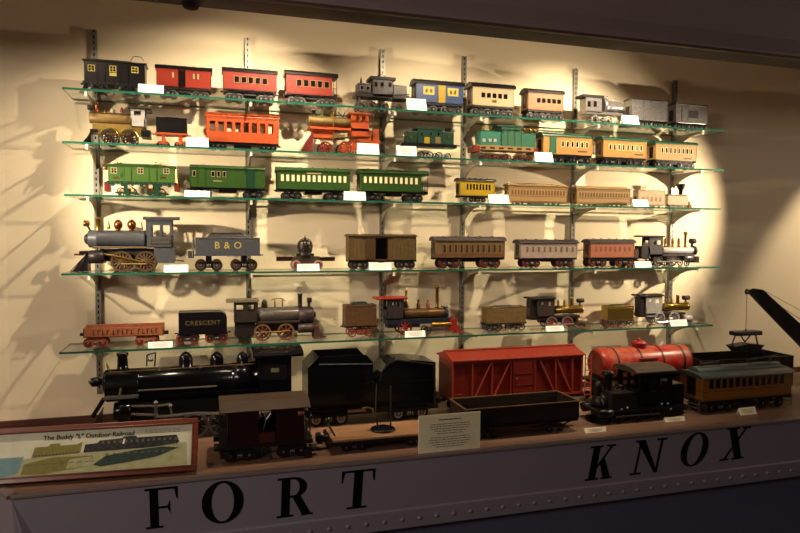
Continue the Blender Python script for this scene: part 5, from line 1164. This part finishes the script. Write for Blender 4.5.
k = coach('yellow brown model trolley car with grey roof at the right front of the platform', 5, 703, 791, 367, 392, AMBER, GRYR, BLACK, W=.145, yc=-.545, name='trolley_car', cat='model trolley car', group=G7,
          wins=rowwin(12, .05, .92, .52, .58, .76, DARKW, mat('#7a4c1c')), roofstyle='cler', rh=.20, low=.30, over=.010, wm=IRON, wm2=BLACK, wbf=.20, tpos=(.22, .80), wr=.13, stripe=[(.30, .34, mat('#8a5620')), (.50, .515, mat('#8a5620'))])
mb = MB()
for x_ in (k.x0+.1*k.L, k.x0+.3*k.L, k.x0+.66*k.L, k.x0+.9*k.L): mb.bar((x_, 0, k.H-.004), (x_, 0, k.H+.020), .005)
mb.bar((k.x0+.1*k.L, 0, k.H+.010), (k.x0+.3*k.L, 0, k.H+.014), .0042); mb.bar((k.x0+.62*k.L, 0, k.H+.012), (k.x0+.98*k.L, 0, k.H+.030), .0042); mb.build('trolley_pole', IRON, k.o)
for x_, nm in ((k.x0-.012, 'fender'), (k.x0+k.L+.012, 'fender')):
    mb = MB()
    for z_ in (.012, .028, .044): mb.bar((x_, -k.hw*.9, z_), (x_, k.hw*.9, z_), .0024, 6)
    for y in (-k.hw*.9, 0, k.hw*.9): mb.bar((x_, y, .008), (x_, y, k.zb), .0022, 6)
    mb.build('fender', mat('#9a9890', .35, .6), k.o)

caption('small white caption card before the small black tank locomotive', 5, 585, 606, 431, 439.5, -.70, PLAC)
caption('small white caption card between the black tank locomotive and the trolley car', 5, 665, 685, 418, 428, -.66, PLAC)
caption('small white caption card in front of the yellow trolley car', 5, 740, 756.5, 408, 416.5, -.66, PLAC)

# ------------------------------------------------------------------ framed picture
BR = Vector((.397, -.736, DZ)); BLf = Vector((-.27, -.690, DZ))
fw = (BR-BLf).length; fa = math.atan2(BR.y-BLf.y, BR.x-BLf.x)
lean = math.radians(27); fh = .172
fr = empty('framed_picture', (BLf.x, BLf.y, DZ+.004), fa); tag(fr, 'wide wood framed picture of a garden railroad leaning at the left front', 'framed picture')
root_ = bpy.data.objects.new('frame', None)
Mr = Matrix.Rotation(-lean, 4, 'X') @ Matrix.Translation((0, 0, 0))
def fput(o): o.parent = fr; o.matrix_local = Matrix.Translation((0, 0, .008)) @ Mr; return o
bw = .019; mb = MB()
for x0, x1, z0, z1 in ((0, fw, 0, bw), (0, fw, fh-bw, fh), (0, bw, bw, fh-bw), (fw-bw, fw, bw, fh-bw)):
    mb.box(x0, x1, -.006, .016, z0, z1)
for x0, x1, z0, z1 in ((bw*.7, fw-bw*.7, bw*.7, bw), (bw*.7, fw-bw*.7, fh-bw, fh-bw*.7), (bw*.7, bw, bw, fh-bw), (fw-bw, fw-bw*.7, bw, fh-bw)):
    mb.box(x0, x1, -.009, -.005, z0, z1)
fput(mb.build('frame', FRAMEW, None, None, .002))
MB_ = MB().box(bw, fw-bw, .004, .006, bw, fh-bw); fput(MB_.build('backing_paper', PAPER))
fput(MB().box(bw, fw-bw, -.002, -.001, bw, fh-bw).build('picture_glass', glass_mat('picture_glass', (.97, .97, .96), 1.35, .04)))
# wedge stand behind
MB().add([(.02, .02, 0), (fw-.02, .02, 0), (fw-.02, .11, 0), (.02, .11, 0), (.02, .10, fh*.7), (fw-.02, .10, fh*.7)], [(0,1,2,3),(0,4,5,1),(2,5,4,3),(1,5,2),(0,3,4)]).build('stand', BROWN, fr)
# printed shapes: measured in an enlargement (x 0..760, y 110..320)
kx = (fw-bw-.006-.095)/ (760-0)
def q(px, py): return (.095+px*kx, bw+(fh-2*bw)*(1-(py-108)/(322-108)))
def shape(name, pts, m, o=0):
    P2 = [q(*p) for p in pts]; mb = MB().prism('y', P2, .0034-o*.0003, .0040); return fput(mb.build(name, m))
shape('printed_ground', [(-92, 318), (-92, 236), (60, 236), (300, 226), (745, 200), (750, 318)], OLIVL)
shape('printed_water', [(-92, 318), (-92, 225), (65, 225), (50, 300), (0, 318)], PICBL, 1)
shape('printed_car', [(95, 234), (105, 182), (160, 180), (166, 168), (204, 168), (210, 180), (278, 178), (298, 166), (292, 222)], OLIVE, 2)
shape('printed_locomotive', [(305, 222), (310, 182), (360, 178), (370, 166), (465, 160), (470, 152), (525, 152), (527, 161), (700, 159), (714, 200), (600, 216)], mat('#3a3a3c', .6, 0, .5, 90, '#8a8a84'), 2)
shape('printed_car', [(62, 312), (70, 262), (180, 236), (345, 240), (350, 285), (150, 316)], OLIVE, 2)
shape('printed_car', [(240, 300), (250, 252), (340, 244), (350, 286)], OLIVL, 3)
shape('printed_locomotive', [(350, 285), (400, 245), (520, 226), (640, 216), (712, 226), (620, 265), (480, 286), (380, 297)], PICGN, 3)
mb = MB()
for x_ in [112+i*14 for i in range(13)]+[312+i*13 for i in range(31)]:
    a_, b_ = q(x_, 224-.03*(x_-112)); mb.prism('y', [(a_+.0022*math.cos(t*PI/4), b_+.0022*math.sin(t*PI/4)) for t in range(8)], .0020, .0040)
fput(mb.build('printed_wheels', INKD))
mb = MB()
for x_ in range(380, 700, 24): P2 = [q(x_, 172), q(x_+9, 172), q(x_+9, 182+(x_ % 5)), q(x_, 182)]; mb.prism('y', P2, .0022, .0040)
for x_ in range(400, 690, 30): P2 = [q(x_, 236), q(x_+14, 234), q(x_+10, 240), q(x_-4, 243)]; mb.prism('y', P2, .0020, .0040)
for x_ in range(80, 330, 34): P2 = [q(x_, 268), q(x_+20, 262), q(x_+20, 265), q(x_, 271)]; mb.prism('y', P2, .0018, .0040)
fput(mb.build('printed_highlights', mat('#9aa49a', .6)))
mb = MB(); rnd = random.Random(3)
for r_ in range(3):
    x_ = 560
    while x_ < 715: w_ = rnd.uniform(8, 20); P2 = [q(x_, 124+8*r_), q(x_+w_, 124+8*r_), q(x_+w_, 126+8*r_), q(x_, 126+8*r_)]; mb.prism('y', P2, .0030, .0040); x_ += w_+5
fput(mb.build('printed_text', INK))
shape('printed_detail', [(470, 164), (478, 164), (474, 190), (466, 190)], CARD, 4)
tx = text('The Buddy "L" Outdoor Railroad', .0205, 'printed_title', INKD, None, (0, 0, 0), (0, 0, 0), .0002, 1.0, .0003)
c_ = q(325, 138); tx.parent = fr; tx.matrix_local = Matrix.Translation((0, 0, .008)) @ Mr @ Matrix.Translation((c_[0], .0028, c_[1])) @ Matrix.Rotation(PI/2, 4, 'X')
bpy.data.objects.remove(root_)
